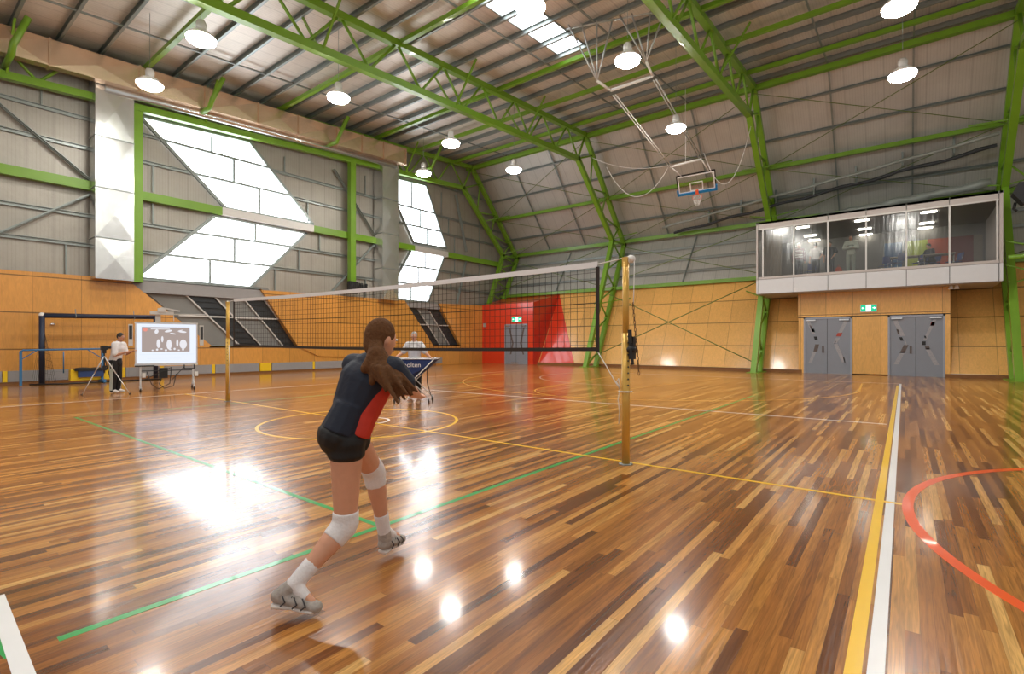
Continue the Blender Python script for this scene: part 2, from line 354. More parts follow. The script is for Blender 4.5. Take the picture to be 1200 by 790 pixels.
# ------------------------------------------------------------------ painted court lines (parts of the floor)
def line(p, q, w, m, label, z=.0016):
    b = MB(); p = Vector((*p, z/2)); q = Vector((*q, z/2)); b.bar(p, q, w, z); o = b.build('court_line', m, fl); tag(o, label); return o
def arc(c, r0, a0, a1, w, m, label, n=72, z=.0018, sy=1.0):
    b = MB(); vs = []; fs = []
    for i in range(n+1):
        t = radians(a0+(a1-a0)*i/n)
        for rr in (r0-w/2, r0+w/2):
            for zz in (0.0, z): vs.append((c[0]+rr*cos(t), c[1]+rr*sin(t)*sy, zz))
    for i in range(n):
        a = i*4; fs += [(a+1, a+3, a+7, a+5), (a, a+4, a+6, a+2), (a, a+1, a+5, a+4), (a+2, a+6, a+7, a+3)]
    b.add(vs, fs); o = b.build('court_line', m, fl); tag(o, label); return o
line((-16.7, 5.88), (0.02, 5.95), .05, 'line_yellow', 'thin yellow centre line under the net', .0022)
line((-.185, -3), (-.20, 22.4), .066, 'line_yellow', 'yellow sideline')
line((-.098, -3), (-.13, 23.4), .066, 'line_white', 'white sideline')
line((-3.385, .62), (-3.41, 15.6), .055, 'line_green', 'green sideline')
line((-13.25, 2.68), (-3.41, 2.62), .05, 'line_green', 'green end line')
line((-13.2, 2.65), (-13.2, 15.6), .05, 'line_green', 'far green sideline')
line((-4.25, .50), (-2.6, .44), .072, 'line_white', 'white line at lower left corner')
line((-4.2, .36), (-3.38, .45), .05, 'line_green', 'short green end of line', .0008)
line((-16.72, -2), (-16.66, 9.9), .05, 'line_white', 'white far sideline')
line((-16.66, 9.9), (-16.62, 22.5), .05, 'line_thin_pink', 'pale far sideline')
line((-13.4, 11.1), (-.26, 11.62), .05, 'line_white', 'thin white attack line')
arc((-8.2, 5.9), 1.8, 0, 360, .055, 'line_yellow', 'yellow centre circle', 96, .0026)
arc((-8.2, 6.0), .42, 0, 360, .05, 'line_white', 'small white centre ring', 40)
arc((3.62, 5.9), 3.6, 60, 300, .085, 'line_orange', 'orange arc', 96, .0026)
arc((-8.3, 19.3), 7.2, 180, 358, .05, 'line_thin_yellow', 'yellow three-point arc', 90)
line((-1.12, 19.0), (-1.25, 22.6), .05, 'line_thin_yellow', 'yellow straight of the arc')
arc((-7.4, 14.3), 2.2, 150, 300, .045, 'line_thin_yellow', 'yellow free-throw arc', 50)
arc((-9.0, 20.6), 4.3, 150, 290, .045, 'line_thin_pink', 'faint pale arc', 60)
line((-12.0, 23.4), (-.13, 23.4), .05, 'line_thin_pink', 'far end line')
line((-7.2, 14.6), (-6.2, 22.5), .05, 'line_thin_yellow', 'yellow key line'); line((-9.7, 14.6), (-10.6, 22.5), .05, 'line_thin_yellow', 'yellow key line')

# ------------------------------------------------------------------ green portal trusses
def chord(b, pts, x, w=.26, h=.28):
    for a, c in zip(pts, pts[1:]):
        d = Vector((0, c[0]-a[0], c[1]-a[1])).normalized()*(h*.35)
        b.bar(Vector((x, a[0], a[1]))-d, Vector((x, c[0], c[1]))+d, w, h, up=(1, 0, 0)) if False else b.bar(Vector((x, a[0], a[1]))-d, Vector((x, c[0], c[1]))+d, h, w, up=(1, 0, 0))
IN_ = [(YB, 10.70+.0735*YB), (26.6, 12.62), (31.15, 8.4), (27.55, 0.02)]
OUT_ = [(YB, zr(YB)-.37), (27.5, 14.33), (33.0, 8.4), (28.85, 0.02)]
def lerp2(a, b, t): return (a[0]+(b[0]-a[0])*t, a[1]+(b[1]-a[1])*t)
def truss(x, label, full=True, foot=True):
    IN = list(IN_); OUT = list(OUT_)
    if not foot: IN[3] = lerp2(IN[2], IN[3], .5); OUT[3] = lerp2(OUT[2], OUT[3], .5)
    t = thing('portal_truss', label, 'roof truss', (x, 27.5, 0))
    b = MB(); chord(b, IN, x, .26, .27); tag(b.build('inner_chord', 'green_steel', t))
    b = MB(); chord(b, OUT, x, .26, .25); b.build('outer_chord', 'green_steel', t)
    if foot: b = MB(); b.box((x-.3, 27.3, 0), (x+.3, 29.05, .03)); b.build('base_plate', 'green_steel', t)
    def web(a, c, r=.055):
        m = MB(); m.cyl((x, *a), (x, *c), r, n=8); m.build('web_member', 'green_steel', t)
    # roof part
    n = 13; y0 = -6.0; st = (26.6-y0)/n
    zi = lambda y: 10.70+.0722*y+.05; zo = lambda y: zr(y)-.37
    for i in range(n):
        ya = y0+i*st; web((ya, zi(ya)), (ya+st/2, zo(ya+st/2))); web((ya+st/2, zo(ya+st/2)), (ya+st, zi(ya+st)))
    web(IN[1], OUT[1], .07)
    for (a, b2, c, d, k) in ((IN[1], IN[2], OUT[1], OUT[2], 3), (IN[2], IN[3], OUT[2], OUT[3], 4)):
        for i in range(k):
            p = lerp2(a, b2, i/k); q = lerp2(c, d, (i+.5)/k); s2 = lerp2(a, b2, (i+1)/k)
            web(p, q); web(q, s2)
    web(IN[2], OUT[2], .07)
    # fly braces from inner chord up to the purlins
    if full:
        for y in (3.2, 9.6, 16.0, 21.2):
            for sx in (-1, 1):
                m = MB(); m.bar((x+sx*.12, y, zi(y)), (x+sx*1.25, y+.05, zr(y)-.22), .07, .07); m.build('fly_brace', 'green_steel', t)
        for (yy, zz) in ((29.0, 10.7), (31.1, 8.5), (28.9, 4.0)):
            for sx in (-1, 1):
                z2 = zz+.9; y2 = (yinc(z2) if z2 > 8.5 else ylean(z2))-.25
                m = MB(); m.bar((x+sx*.12, yy, zz), (x+sx*1.25, y2, z2-.4), .06, .06); m.build('fly_brace', 'green_steel', t)
    return t
truss(-25.05, 'green steel end truss standing against the left wall, farthest of the green frames', True, False)
truss(-15.6, 'green lattice truss with its leg beside the red door surround')
truss(-6.0, 'green lattice truss whose leg stands at the left end of the glazed gallery')
truss(3.5, 'green truss leg standing at the right end of the glazed gallery')
truss(12.9, 'green truss beyond the right edge of the gallery, nearest the right side', False)

# longitudinal green tubes
def tube_x(y, z, w, label, x0=XL, x1=XR, h=None):
    b = MB(); b.bar((x0, y, z), (x1, y, z), w, h or w); tag(b.build('green_tie_beam', 'green_steel'), label, 'steel beam')
for y, lb in ((7.2, 'nearest the camera side, crossing above the duct end'), (12.95, 'second from the left of the roof'), (18.85, 'running along the lower end of the skylight'), (22.1, 'first beyond the skylight tube'), (25.7, 'last one before the roof bend')):
    tube_x(y, zr(y)-.33, .17, 'green tube under the roof, '+lb)
tube_x(27.6, 14.3, .26, 'green beam along the bend between roof and sloping wall')
tube_x(30.55, 11.05, .2, 'green beam halfway up the sloping back wall')
tube_x(32.95, 8.6, .24, 'green beam along the bend above the gallery roof')
for xa, xb, lb in ((XL, -5.95, 'left of the gallery'), (3.2, XR, 'right of the gallery')):
    tube_x(31.5, 5.2, .22, 'green beam along the top of the plywood back wall, '+lb, xa, xb)

# ------------------------------------------------------------------ purlins and girts
def purlin(p, q, w, h, up, group, label, name='roof_purlin', cat='purlin', m='galv'):
    b = MB(); p = Vector(p); q = Vector(q); d = (q-p).normalized(); u = Vector(up).normalized(); a = d.cross(u).normalized()
    b.bar(p, q, .025, h, up=u); b.bar(p+a*w/2+u*(h/2-.01), q+a*w/2+u*(h/2-.01), w, .02, up=u); b.bar(p+a*w/2-u*(h/2-.01), q+a*w/2-u*(h/2-.01), w, .02, up=u)
    return tag(b.build(name, m), label, cat, group)
y = -5.6
GP = 'galvanised purlins under the roof'
while y < 27.5:
    if min(abs(y-g) for g in (7.2, 12.95, 18.85, 22.1, 25.7)) > .3:
        purlin((XL, y, zr(y)-.12), (XR, y, zr(y)-.12), .08, .22, (0, 0, 1), GP, 'grey galvanised purlin running across the hall under the insulated roof')
    y += 1.27
GB = 'bridging rods between the roof purlins'
for x0 in (-25.05, -15.6, -6, 3.5):
    for dx in (3.15, 6.3):
        b = MB(); b.bar((x0+dx, YB, zr(YB)-.2), (x0+dx, 27.6, zr(27.6)-.2), .06, .06); tag(b.build('purlin_bridging', 'galv'), 'thin grey bridging rail running lengthwise under the roof purlins', 'steel rail', GB)
GG = 'girts on the sloping back wall'
for z in (13.6, 12.3, 9.75):
    yy = yinc(z)-.12
    purlin((XL, yy, z), (XR, yy, z), .08, .2, (0, .7, .7), GG, 'grey girt running along the upper sloping back wall', 'wall_girt', 'girt')
for z in (7.7, 6.9, 6.05):
    yy = ylean(z)-.1
    for xa, xb in ((XL, -6.0), (3.15, XR)): purlin((xa, yy, z), (xb, yy, z), .08, .16, (0, -.2, 1), 'girts between gallery level and roof bend', 'grey girt running along the back wall between the two lowest green beams', 'wall_girt', 'girt')
for x0 in (-25.05, -15.6, -6, 3.5):
    for dx in (3.15, 6.3):
        b = MB(); x = x0+dx
        b.bar((x, yinc(14.5)-.15, 14.5), (x, yinc(8.7)-.15, 8.7), .07, .07); tag(b.build('girt_bridging', 'galv'), 'thin grey bridging rail climbing the sloping back wall', 'steel rail', 'bridging rails on the sloping back wall')
    if x0 == -6: continue
    b = MB(); x = x0+4.7; b.bar((x+.25, ylean(8.4)-.12, 8.4), (x-.15, ylean(5.35)-.12, 5.35), .07, .07); tag(b.build('girt_bridging', 'galv'), 'thin grey rail between the bend beam and the plywood', 'steel rail', 'short rails above the plywood')
# X bracing rods on the back wall, one pair per bay and level
for i, (xa, xb) in enumerate(((-25.05, -15.6), (-15.6, -6.0), (-6.0, 3.5), (3.5, 12.9))):
    lb = ('left of the red surround', 'between red surround and gallery', 'above the gallery', 'right of the gallery')[i]
    for (ya, za, yb, zb, w, nm) in ((27.5, 14.0, 30.4, 11.0, .045, 'upper'), (30.4, 11.0, 32.8, 8.6, .045, 'middle'), (31.0, 8.1, 29.75, 5.2, .055, 'lower'), (29.6, 4.9, 27.75, .5, .065, 'bottom')):
        if i == 2 and nm in ('lower', 'bottom'): continue
        if i in (0, 3) and nm == 'bottom': continue
        for s2 in (0, 1):
            b = MB(); p, q = (xa, xb) if s2 == 0 else (xb, xa); b.cyl((p, ya, za), (q, yb, zb), w/2.5, n=6)
            tag(b.build('bracing_rod', 'rod_green'), 'thin green %s rod %s, %s' % (nm, ('falling to the right', 'falling to the left')[s2], lb), 'bracing rod')

# ------------------------------------------------------------------ left wall: girts, columns, light strips
XW = XL+.0
def quad_prism(b, pts, x, th): b.prism([(x, p[0], p[1]) for p in pts], (th, 0, 0))
WIN = {1: ([(7.25, 11.08), (11.78, 11.42), (15.2, 7.95), (10.68, 7.90)], [(10.22, 7.45), (14.8, 7.42), (11.8, 4.2), (7.05, 4.15)]),
       2: ([(19.9, 11.9), (23.4, 12.12), (25.35, 8.15), (22.32, 8.08)], [(22.1, 7.55), (25.15, 7.6), (23.6, 4.25), (20.0, 4.25)])}
GZ = (10.32, 9.18, 6.5, 5.35)
def xcross(poly, z):
    xs = []
    for a, c in zip(poly, poly[1:]+poly[:1]):
        if (a[1]-z)*(c[1]-z) < 0: xs.append(a[0]+(c[0]-a[0])*(z-a[1])/(c[1]-a[1]))
    return sorted(xs)
for k, (up, lo) in WIN.items():
    b = MB(); quad_prism(b, up, XL+.02, .03); quad_prism(b, lo, XL+.02, .03); w = struct(b.build('window_%d' % k, 'daylight_sheet', origin=(0, 0, 0)))
    for poly in (up, lo):
        f = MB()
        for a, c in zip(poly, poly[1:]+poly[:1]): f.bar((XL+.11, *a), (XL+.11, *c), .13, .13, up=(1, 0, 0))
        f.build('window_frame', 'galv', w)
        zs = [z for z in GZ if len(xcross(poly, z)) == 2]
        for z in zs:
            xs = xcross(poly, z); f = MB(); f.bar((XL+.11, xs[0], z), (XL+.11, xs[1], z+.06), .12, .10); f.build('transom', 'galv', w)
        rows = sorted([poly[0][1], poly[2][1]]+zs)
        for a, c in zip(rows, rows[1:]):
            xm = xcross(poly, (a+c)/2)
            if len(xm) == 2:
                xc = xm[0]+(xm[1]-xm[0])*.5; f = MB(); f.bar((XL+.11, xc, a), (XL+.11, xc, c+.05), .09, .10, up=(1, 0, 0)); f.build('mullion', 'galv', w)
# girts outside the windows
def gaps(z, y0, y1):
    cut = []
    for up, lo in WIN.values():
        for poly in (up, lo):
            xs = xcross(poly, z)
            if len(xs) == 2: cut.append(xs)
    out = []; s = y0
    for a, c in sorted(cut): out.append((s, a)); s = c
    out.append((s, y1)); return out
for z in (12.4, 10.3, 9.15, 6.5, 5.33):
    for (a, c) in gaps(z, YB, {12.4: 29.6, 10.3: 31.5, 9.15: 32.6}.get(z, 29.25+.49*z-.2)):
        if c-a > .2:
            m = MB(); m.bar((XL+.08, a, z), (XL+.08, c, z+.03), .05, .12); m.bar((XL+.12, a, z+.06), (XL+.12, c, z+.09), .12, .02)
            tag(m.build('wall_girt', 'galv_light' if c < 7 else 'galv'), 'grey girt along the corrugated left wall', 'girt', 'girts on the left wall')
for (y, za, zb) in ((4.9, 5.3, 4.1), (4.2, 10.3, 11.0), (7.75, 9.1, 8.0), (7.75, 7.5, 6.6), (13.6, 11.2, 10.3), (14.9, 9.2, 8.0), (15.6, 7.5, 6.6), (14.4, 6.5, 5.4), (13.1, 5.3, 4.2), (18.6, 11.5, 10.4), (18.6, 5.3, 4.2), (24.9, 12, 10.4), (25.6, 10.3, 9.2), (26.2, 9.1, 8.0), (26.2, 7.5, 6.6), (25.8, 6.5, 5.4), (28.9, 11.5, 4.3)):
    m = MB(); m.bar((XL+.08, y, za), (XL+.08, y, zb), .05, .07, up=(1, 0, 0)); tag(m.build('girt_bridging', 'galv'), 'short upright grey rail between girts on the left wall', 'steel rail', 'upright rails on the left wall')
for i, (a, c, lb) in enumerate((((3.0, 10.05), (5.6, 7.95), 'upper brace left of the wide vertical duct'), ((2.8, 5.2), (5.6, 7.35), 'lower brace left of the wide vertical duct'), ((16.4, 11.3), (19.2, 8.0), 'upper brace crossing behind the narrow duct'), ((19.2, 7.5), (16.2, 4.3), 'lower brace crossing behind the narrow duct'), ((26.2, 12.1), (27.3, 8.2), 'upper brace in the far corner'), ((27.3, 7.6), (26.3, 4.3), 'lower brace in the far corner'))):
    m = MB(); m.bar((XL+.17, *a), (XL+.17, *c), .09, .10, up=(1, 0, 0)); m.bar((XL+.24, *a), (XL+.24, *c), .02, .16, up=(1, 0, 0)); tag(m.build('diagonal_brace', 'galv'), 'grey diagonal '+lb, 'wall brace')
# green belt beam, grey where it passes the windows
def belt(a, c, m, lb):
    b = MB(); b.box((XL+.1, a, 7.50), (XL+.36, c, 7.86)); tag(b.build('belt_beam', m), lb, 'steel beam')
zb = 7.5
belt(YB, 10.45, 'green_steel', 'green belt beam on the left wall, left of the wide window'); belt(10.45, 15.1, 'silver_trim', 'grey stretch of belt beam across the wide window')
belt(15.1, 22.25, 'green_steel', 'green belt beam on the left wall between the windows'); belt(22.25, 25.3, 'silver_trim', 'grey stretch of belt beam across the narrow window'); belt(25.3, 31.2, 'green_steel', 'green belt beam on the left wall in the far corner')
for y, lb, z0 in ((7.05, 'green column beside the wide vertical duct', 4.0), (17.35, 'green column between the two windows', 4.4)):
    b = MB(); x = XL+.52; z1 = 10.54+.0735*y
    b.box((x-.16, y-.17, z0), (x+.16, y+.17, z1)); b.box((x-.2, y-.2, z0), (x+.2, y+.2, z0+.04))
    tag(b.build('wall_column', 'green_steel'), lb, 'steel column')
# angled brackets that carry the duct
for i, (y, lb) in enumerate(((3.15, 'leftmost, near the edge of the photo'), (9.3, 'above the wide window'), (15.5, 'between the two windows'), (22.3, 'past the end of the duct'))):
    b = MB(); z = 11.15+.075*(y-3.1)
    b.tube([(XL+.5, y, z+.05), (-23.72, y, z+.05), (-23.55, y+.03, z+.35), (-23.2, y+.35, zr(y)-.3)], .10, 8)
    tag(b.build('duct_bracket', 'green_steel'), 'bent green bracket around the duct, '+lb, 'bracket')

# ------------------------------------------------------------------ ducts
def duct_face(b, p0, p1, p2, p3, m1, out):
    """pyramid-creased panel: four triangles to a raised centre"""
    c = (Vector(p0)+Vector(p1)+Vector(p2)+Vector(p3))/4+Vector(out)
    b.use(m1); b.add([p0, p1, p2, p3, c], [(0, 1, 4), (1, 2, 4), (2, 3, 4), (3, 0, 4)], False)
def hduct():
    t = thing('supply_duct', 'long horizontal sheet metal duct high along the left wall', 'air duct', (-24.5, 3, 11))
    zt = lambda y: 12.30+(y-2.95)*.0625; H = .95; xf, xb = -24.15, -24.55
    ys = [YB, -4.7, -2.4, -.1, 2.0, 4.2, 6.9, 9.3, 11.6, 13.6, 15.8, 17.4, 18.9, 20.55]
    for a, c in zip(ys, ys[1:]):
        b = MB(); f = 'duct_wood_reflection'
        duct_face(b, (xf, a, zt(a)-H), (xf, c, zt(c)-H), (xf, c, zt(c)), (xf, a, zt(a)), f, (.07, 0, 0))
        b.add([(xf, a, zt(a)), (xf, c, zt(c)), (xb, c, zt(c)), (xb, a, zt(a)), (xf, a, zt(a)-H), (xf, c, zt(c)-H), (xb, c, zt(c)-H), (xb, a, zt(a)-H)], [(0, 1, 2, 3), (7, 6, 5, 4), (3, 2, 6, 7)])
        if c == ys[-1]: b.add([(xf, c, zt(c)), (xb, c, zt(c)), (xb, c, zt(c)-H), (xf, c, zt(c)-H)], [(0, 1, 2, 3)])
        b.build('duct_section', None, t)
        b = MB(); b.box((xb-.03, c-.03, zt(c)-H-.04), (xf+.04, c+.03, zt(c)-H)); b.box((xb-.03, c-.03, zt(c)), (xf+.04, c+.03, zt(c)+.04)); b.box((xf, c-.03, zt(c)-H), (xf+.05, c+.03, zt(c))); b.build('flange', 'duct_wood_reflection', t)
    b = MB(); b.tube([(-24.65, 5.9, 11.44), (-24.65, 20.2, 12.33)], .16, 14); tag(b.build('round_duct', 'duct_metal'), 'thin round silver duct running under the long rectangular duct', 'air duct')
hduct()
def vduct(y0, y1, zt, zs, label):
    t = thing('vertical_duct', label, 'air duct', (-24.9, (y0+y1)/2, 4.0)); xf, xb = -24.65, XL+.12
    for i, (a, c) in enumerate(zip(zs, zs[1:])):
        b = MB(); duct_face(b, (xf, y0, a), (xf, y1, a), (xf, y1, c), (xf, y0, c), 'duct_metal', (.045, 0, 0))
        duct_face(b, (xb, y0, a), (xf, y0, a), (xf, y0, c), (xb, y0, c), 'duct_metal', (0, -.04, 0))
        b.add([(xb, y1, a), (xf, y1, a), (xf, y1, c), (xb, y1, c)], [(0, 1, 2, 3)]); b.add([(xb, y0, c), (xf, y0, c), (xf, y1, c), (xb, y1, c)], [(0, 1, 2, 3)])
        b.build('duct_section', None, t)
        b = MB(); b.box((xb, y0-.02, c-.02), (xf+.02, y1+.02, c+.02)); b.build('flange', 'galv', t)
vduct(5.6, 6.84, 11.6, [4.0, 5.6, 7.55, 9.55, 11.75], 'wide silver vertical duct beside the green column at the left')
vduct(19.2, 20.4, 12.3, [4.1, 6.0, 8.1, 10.2, 12.4], 'narrow-looking silver vertical duct just left of the far window')

# ------------------------------------------------------------------ plywood lining of the left wall, louvred strips and wall pads
XP = -25.2
def ply(poly, x, th, name, m='ply_left'):
    b = MB(); quad_prism(b, poly, x, th); return struct(b.build(name, m, origin=(0, 0, 0)))
ply([(YB, 0), (YB, 4.05), (6.75, 4.12), (9.98, 1.36), (9.98, 0)], XP, -.2, 'trim_1')
ply([(9.98, 0), (9.98, 1.36), (27.0, 1.36), (27.0, 0)], XP, -.2, 'trim_2')
ply([(12.2, 4.12), (21.3, 4.2), (23.75, 1.36), (24.0, .35), (15.3, .78), (14.1, 1.36)], XP+.06, -.5, 'trim_3')
ply([(24.35, 4.2), (28.8, 4.3), (29.2, 0), (24.0, 0), (26.1, 1.36), (26.55, .9)] if False else [(24.3, 4.2), (28.8, 4.32), (29.2, 0), (24.03, 0), (24.03, .92), (26.7, .95)], XP+.06, -.26, 'trim_4')
for k, (y0t, y1t, y0b, y1b, bars) in enumerate(((6.75, 12.2, 9.98, 14.4, 4), (21.3, 24.3, 23.75, 26.6, 3))):
    w = MB(); xb = XL+.10
    w.prism([(xb, y0t-.2, 4.3), (xb, y1t+.5, 4.3), (xb, y1b+.6, 1.2), (xb, y0b-.2, 1.2)], (-.03, 0, 0))
    w = struct(w.build('window_%d' % (3+k), 'slot_grey', origin=(0, 0, 0)))
    n = 4 if k == 0 else 3
    def pt(u, z):
        a = y0t+(y0b-y0t)*(4.2-z)/(4.2-1.36); c = y1t+(y1b-y1t)*(4.2-z)/(4.2-1.36); return a+(c-a)*u
    us = [.02, .30, .53, .78, .97] if k == 0 else [.0, .30, .62, .97]
    for i in range(n):
        dark = (i % 2 == 1) if k == 0 else (i % 2 == 0)
        f = MB(); f.prism([(xb+.02, pt(us[i], 4.1), 4.1), (xb+.02, pt(us[i+1], 4.1), 4.1), (xb+.02, pt(us[i+1], 1.36), 1.36), (xb+.02, pt(us[i], 1.36), 1.36)], (.03, 0, 0))
        if dark:
            for q in range(9):
                z = 1.5+q*.27; f.bar((xb+.08, pt(us[i]+.03, z), z), (xb+.08, pt(us[i+1]-.03, z), z), .06, .02)
        f.build('louvre_panel', 'slot_dark' if dark else 'slot_grey', w)
    for u in us[1:] if k == 0 else us[1:3]:
        f = MB(); f.bar((xb+.12, pt(u, 3.62), 3.62), (xb+.12, pt(u, 1.38), 1.38), .06, .07, up=(1, 0, 0)); f.build('diagonal_bar', 'silver_trim', w)
    f = MB(); f.bar((xb+.14, pt(.05, 2.72), 2.72), (xb+.14, pt(.99, 2.72), 2.72), .06, .07); f.build('cross_bar', 'silver_trim', w)
    f = MB(); f.box((xb, y0t-.1, 3.62), (XP-.05, y1t+.3, 4.12)) if k == 0 else f.box((xb, y0t-.2, 3.8), (XP-.05, y1t+.2, 4.2)); f.build('head_beam', 'grey_pad', w)
    f = MB(); f.bar((XP-.12, y0t-.1, 4.15), (XP-.12, y1t+.1, 4.2), .2, .06); f.build('sill', 'galv', w)
    f = MB(); f.prism([(XP+.0, y1t, 4.19), (XP+.0, y1t+.04, 4.19), (XP+.0, y1b+.04, 1.30), (XP+.0, y1b, 1.30)], (-.38, 0, 0)); f.build('return_panel', 'ply_edge', w)
    f = MB(); f.box((xb, y0b-.1, 1.30), (XP, y1b+.1, 1.36)); f.build('bottom_sill', 'ply_edge', w)
# kick strip and pads
b = MB(); b.box((XP, YB, 0), (XP+.05, 28.6, .10)); struct(b.build('baseboard_left', 'ply_edge'))
ys = [-6.6, -3.6, -.6, 3.05, 6.6, 10.2, 12.9]; i = 0
pads = [(-6.6, -3.7), (-3.55, -.7), (-.55, 3.1), (3.25, 6.55), (6.7, 7.9), (8.05, 9.95), (10.1, 12.1), (12.75, 14.95), (15.1, 17.4), (17.55, 20.0), (20.15, 21.9), (22.05, 24.6)]
for a, c in pads:
    b = MB(); b.box((XP, a, .11), (XP+.07, c, .50)); tag(b.build('wall_pad', 'grey_pad'), 'low grey padded panel at the foot of the left wall', 'wall pad', 'grey wall pads')
for y in (-3.62, -.62, 3.18, 6.62, 7.98, 10.02, 15.02, 17.48, 20.08):
    b = MB(); b.box((XP, y-.06, .11), (XP+.075, y+.06, .50)); tag(b.build('pad_divider', 'yellow_paint'), 'narrow yellow strip between grey wall pads', 'wall pad', 'yellow pad dividers')
b = MB(); b.box((XP, 12.15, .11), (XP+.08, 12.7, .50)); tag(b.build('wall_pad', 'yellow_paint'), 'wide yellow pad among the grey pads at the foot of the left wall', 'wall pad')

# ------------------------------------------------------------------ back wall lining
def lean_panel(x0, x1, z0, z1, name, m, off=.12, th=.06):
    b = MB(); b.prism([(x0, ylean(z0)-off, z0), (x0, ylean(z1)-off, z1), (x0, ylean(z1)-off+th, z1), (x0, ylean(z0)-off+th, z0)], (x1-x0, 0, 0)); return b.build(name, m, origin=(0, 0, 0))
struct(lean_panel(-25.1, -4.2, .16, 5.1, 'trim_5', 'ply_back'))
struct(lean_panel(1.35, XR, .16, 5.1, 'trim_6', 'ply_back'))
b = MB(); b.box((-20.4, BA[0]-.16, 0), (-4.1, BA[0]+.05, .15)); b.box((1.4, BA[0]-.16, 0), (XR, BA[0]+.05, .15)); struct(b.build('baseboard_back', 'ply_edge'))
# red porch around the far door
t = thing('door_surround', 'bright red angular surround around the single far door', 'door surround', (-22.7, 28.8, 0))
YR = 28.78
b = MB(); b.use('red_paint')
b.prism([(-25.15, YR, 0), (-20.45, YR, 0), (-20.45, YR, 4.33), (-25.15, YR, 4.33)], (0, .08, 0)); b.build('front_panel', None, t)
b = MB(); b.use('red_paint'); b.add([(-25.15, YR, 4.33), (-20.45, YR, 4.33), (-20.1, ylean(5.1)-.1, 5.08), (-25.15, ylean(5.1)-.1, 5.08), (-25.15, YR+.1, 4.28), (-20.45, YR+.1, 4.28), (-20.1, ylean(5.1), 4.98), (-25.15, ylean(5.1), 4.98)], [(0, 1, 2, 3), (4, 5, 6, 7), (0, 1, 5, 4), (1, 2, 6, 5)]); tag(b.build('sloping_top', None, t), 'red sloping top')
b = MB(); b.use('red_paint_shaded'); b.add([(-20.45, YR, 0), (-20.45, YR, 4.33), (-20.1, ylean(5.08)-.13, 5.08), (-20.3, ylean(0)-.13, 0)], [(0, 1, 2, 3)]); b.build('side_panel', None, t)  # side return in a darker copy of the red, shade put into its colour
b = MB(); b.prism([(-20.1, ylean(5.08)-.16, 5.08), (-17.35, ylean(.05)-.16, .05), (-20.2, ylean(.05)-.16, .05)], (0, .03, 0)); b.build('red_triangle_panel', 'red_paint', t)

def door(n, x0, x1, yf, h, pats, label_w):
    d = MB(); d.box((x0+.06, yf-.02, 0), (x1-.06, yf+.03, h-.06)); d = struct(d.build('door_%d' % n, 'door_grey', origin=(0, 0, 0)))
    f = MB(); f.box((x0, yf-.06, 0), (x0+.07, yf+.08, h)); f.box((x1-.07, yf-.06, 0), (x1, yf+.08, h)); f.box((x0, yf-.06, h-.07), (x1, yf+.08, h)); f.build('door_frame', 'frame_grey', d)
    xm = (x0+x1)/2
    g = MB(); g.box((xm-.008, yf-.026, 0), (xm+.008, yf-.015, h-.07)); g.build('meeting_gap', 'dark', d)
    W2 = (x1-x0)
    def strip(u0, z0, u1, z1, w, m):
        s = MB(); s.prism([(x0+W2*u0-w/2, yf-.03, z0*h), (x0+W2*u0+w/2, yf-.03, z0*h), (x0+W2*u1+w/2, yf-.03, z1*h), (x0+W2*u1-w/2, yf-.03, z1*h)], (0, .012, 0)); s.build('vision_strip', m, d)
    for q in pats: strip(*q)
    c = MB(); c.box((x0+.12, yf-.12, h-.17), (x0+.52, yf-.02, h-.10)); c.box((x1-.52, yf-.12, h-.17), (x1-.12, yf-.02, h-.10)) if n != 1 else c.box((x1-.5, yf-.12, h-.17), (x1-.12, yf-.02, h-.10)); c.build('door_closer', 'chrome', d)
    k = MB(); k.box((xm-.22, yf-.05, 1.02), (xm-.14, yf-.02, 1.36)) if n != 1 else k.box((xm-.45, yf-.05, .06), (xm+.2, yf-.02, .11)); k.build('handle', 'chrome' if n == 1 else 'film_brown', d)
    return d
clr, brn, red_, blk = 'film_clear', 'film_brown', 'film_red', 'black'
door(1, -22.95, -20.9, YR, 2.85, [(.20, .90, .36, .52, .13, brn), (.36, .52, .26, .24, .13, brn), (.84, .90, .70, .52, .13, brn), (.70, .52, .82, .24, .13, brn)], '')
YD = 29.15
door(2, -4.02, -2.0, YD, 2.76, [(.10, .93, .22, .70, .14, clr), (.14, .86, .17, .80, .05, red_), (.19, .80, .21, .74, .13, blk), (.25, .66, .27, .60, .14, blk), (.29, .52, .25, .39, .17, brn), (.23, .38, .14, .19, .14, clr),
     (.88, .93, .76, .72, .16, clr), (.76, .72, .73, .66, .2, red_), (.72, .64, .66, .54, .16, clr), (.665, .58, .655, .52, .04, blk), (.67, .53, .84, .20, .16, clr), (.83, .30, .86, .20, .05, brn)], '')
door(3, -.62, 1.39, YD, 2.76, [(.13, .92, .27, .66, .17, clr), (.17, .77, .20, .69, .07, brn), (.23, .64, .26, .58, .11, blk), (.33, .51, .26, .38, .17, brn), (.27, .40, .15, .19, .17, clr), (.31, .58, .34, .50, .05, clr),
     (.83, .92, .66, .60, .12, clr), (.80, .88, .78, .82, .13, red_), (.66, .66, .67, .62, .06, blk), (.64, .57, .64, .51, .13, blk), (.69, .50, .71, .44, .15, brn), (.70, .46, .86, .19, .17, clr)], '')
# plywood bulkhead between and above the doors
b = MB(); y0, y1 = YD-.04, YD+.10
b.box((-4.25, y0, 0), (-4.02, y1, 2.76)); b.box((-2.0, y0, .04), (-.62, y1, 2.76)); b.box((1.39, y0, 0), (1.56, y1, 2.76))
b.box((-4.27, y0-.02, 2.80), (1.56, y1, 4.02)); struct(b.build('trim_7', 'ply_doors', origin=(0, 0, 0)))
b = MB(); b.box((-4.27, y0+.03, 2.755), (1.56, y1, 2.81)); struct(b.build('trim_8', 'black'))
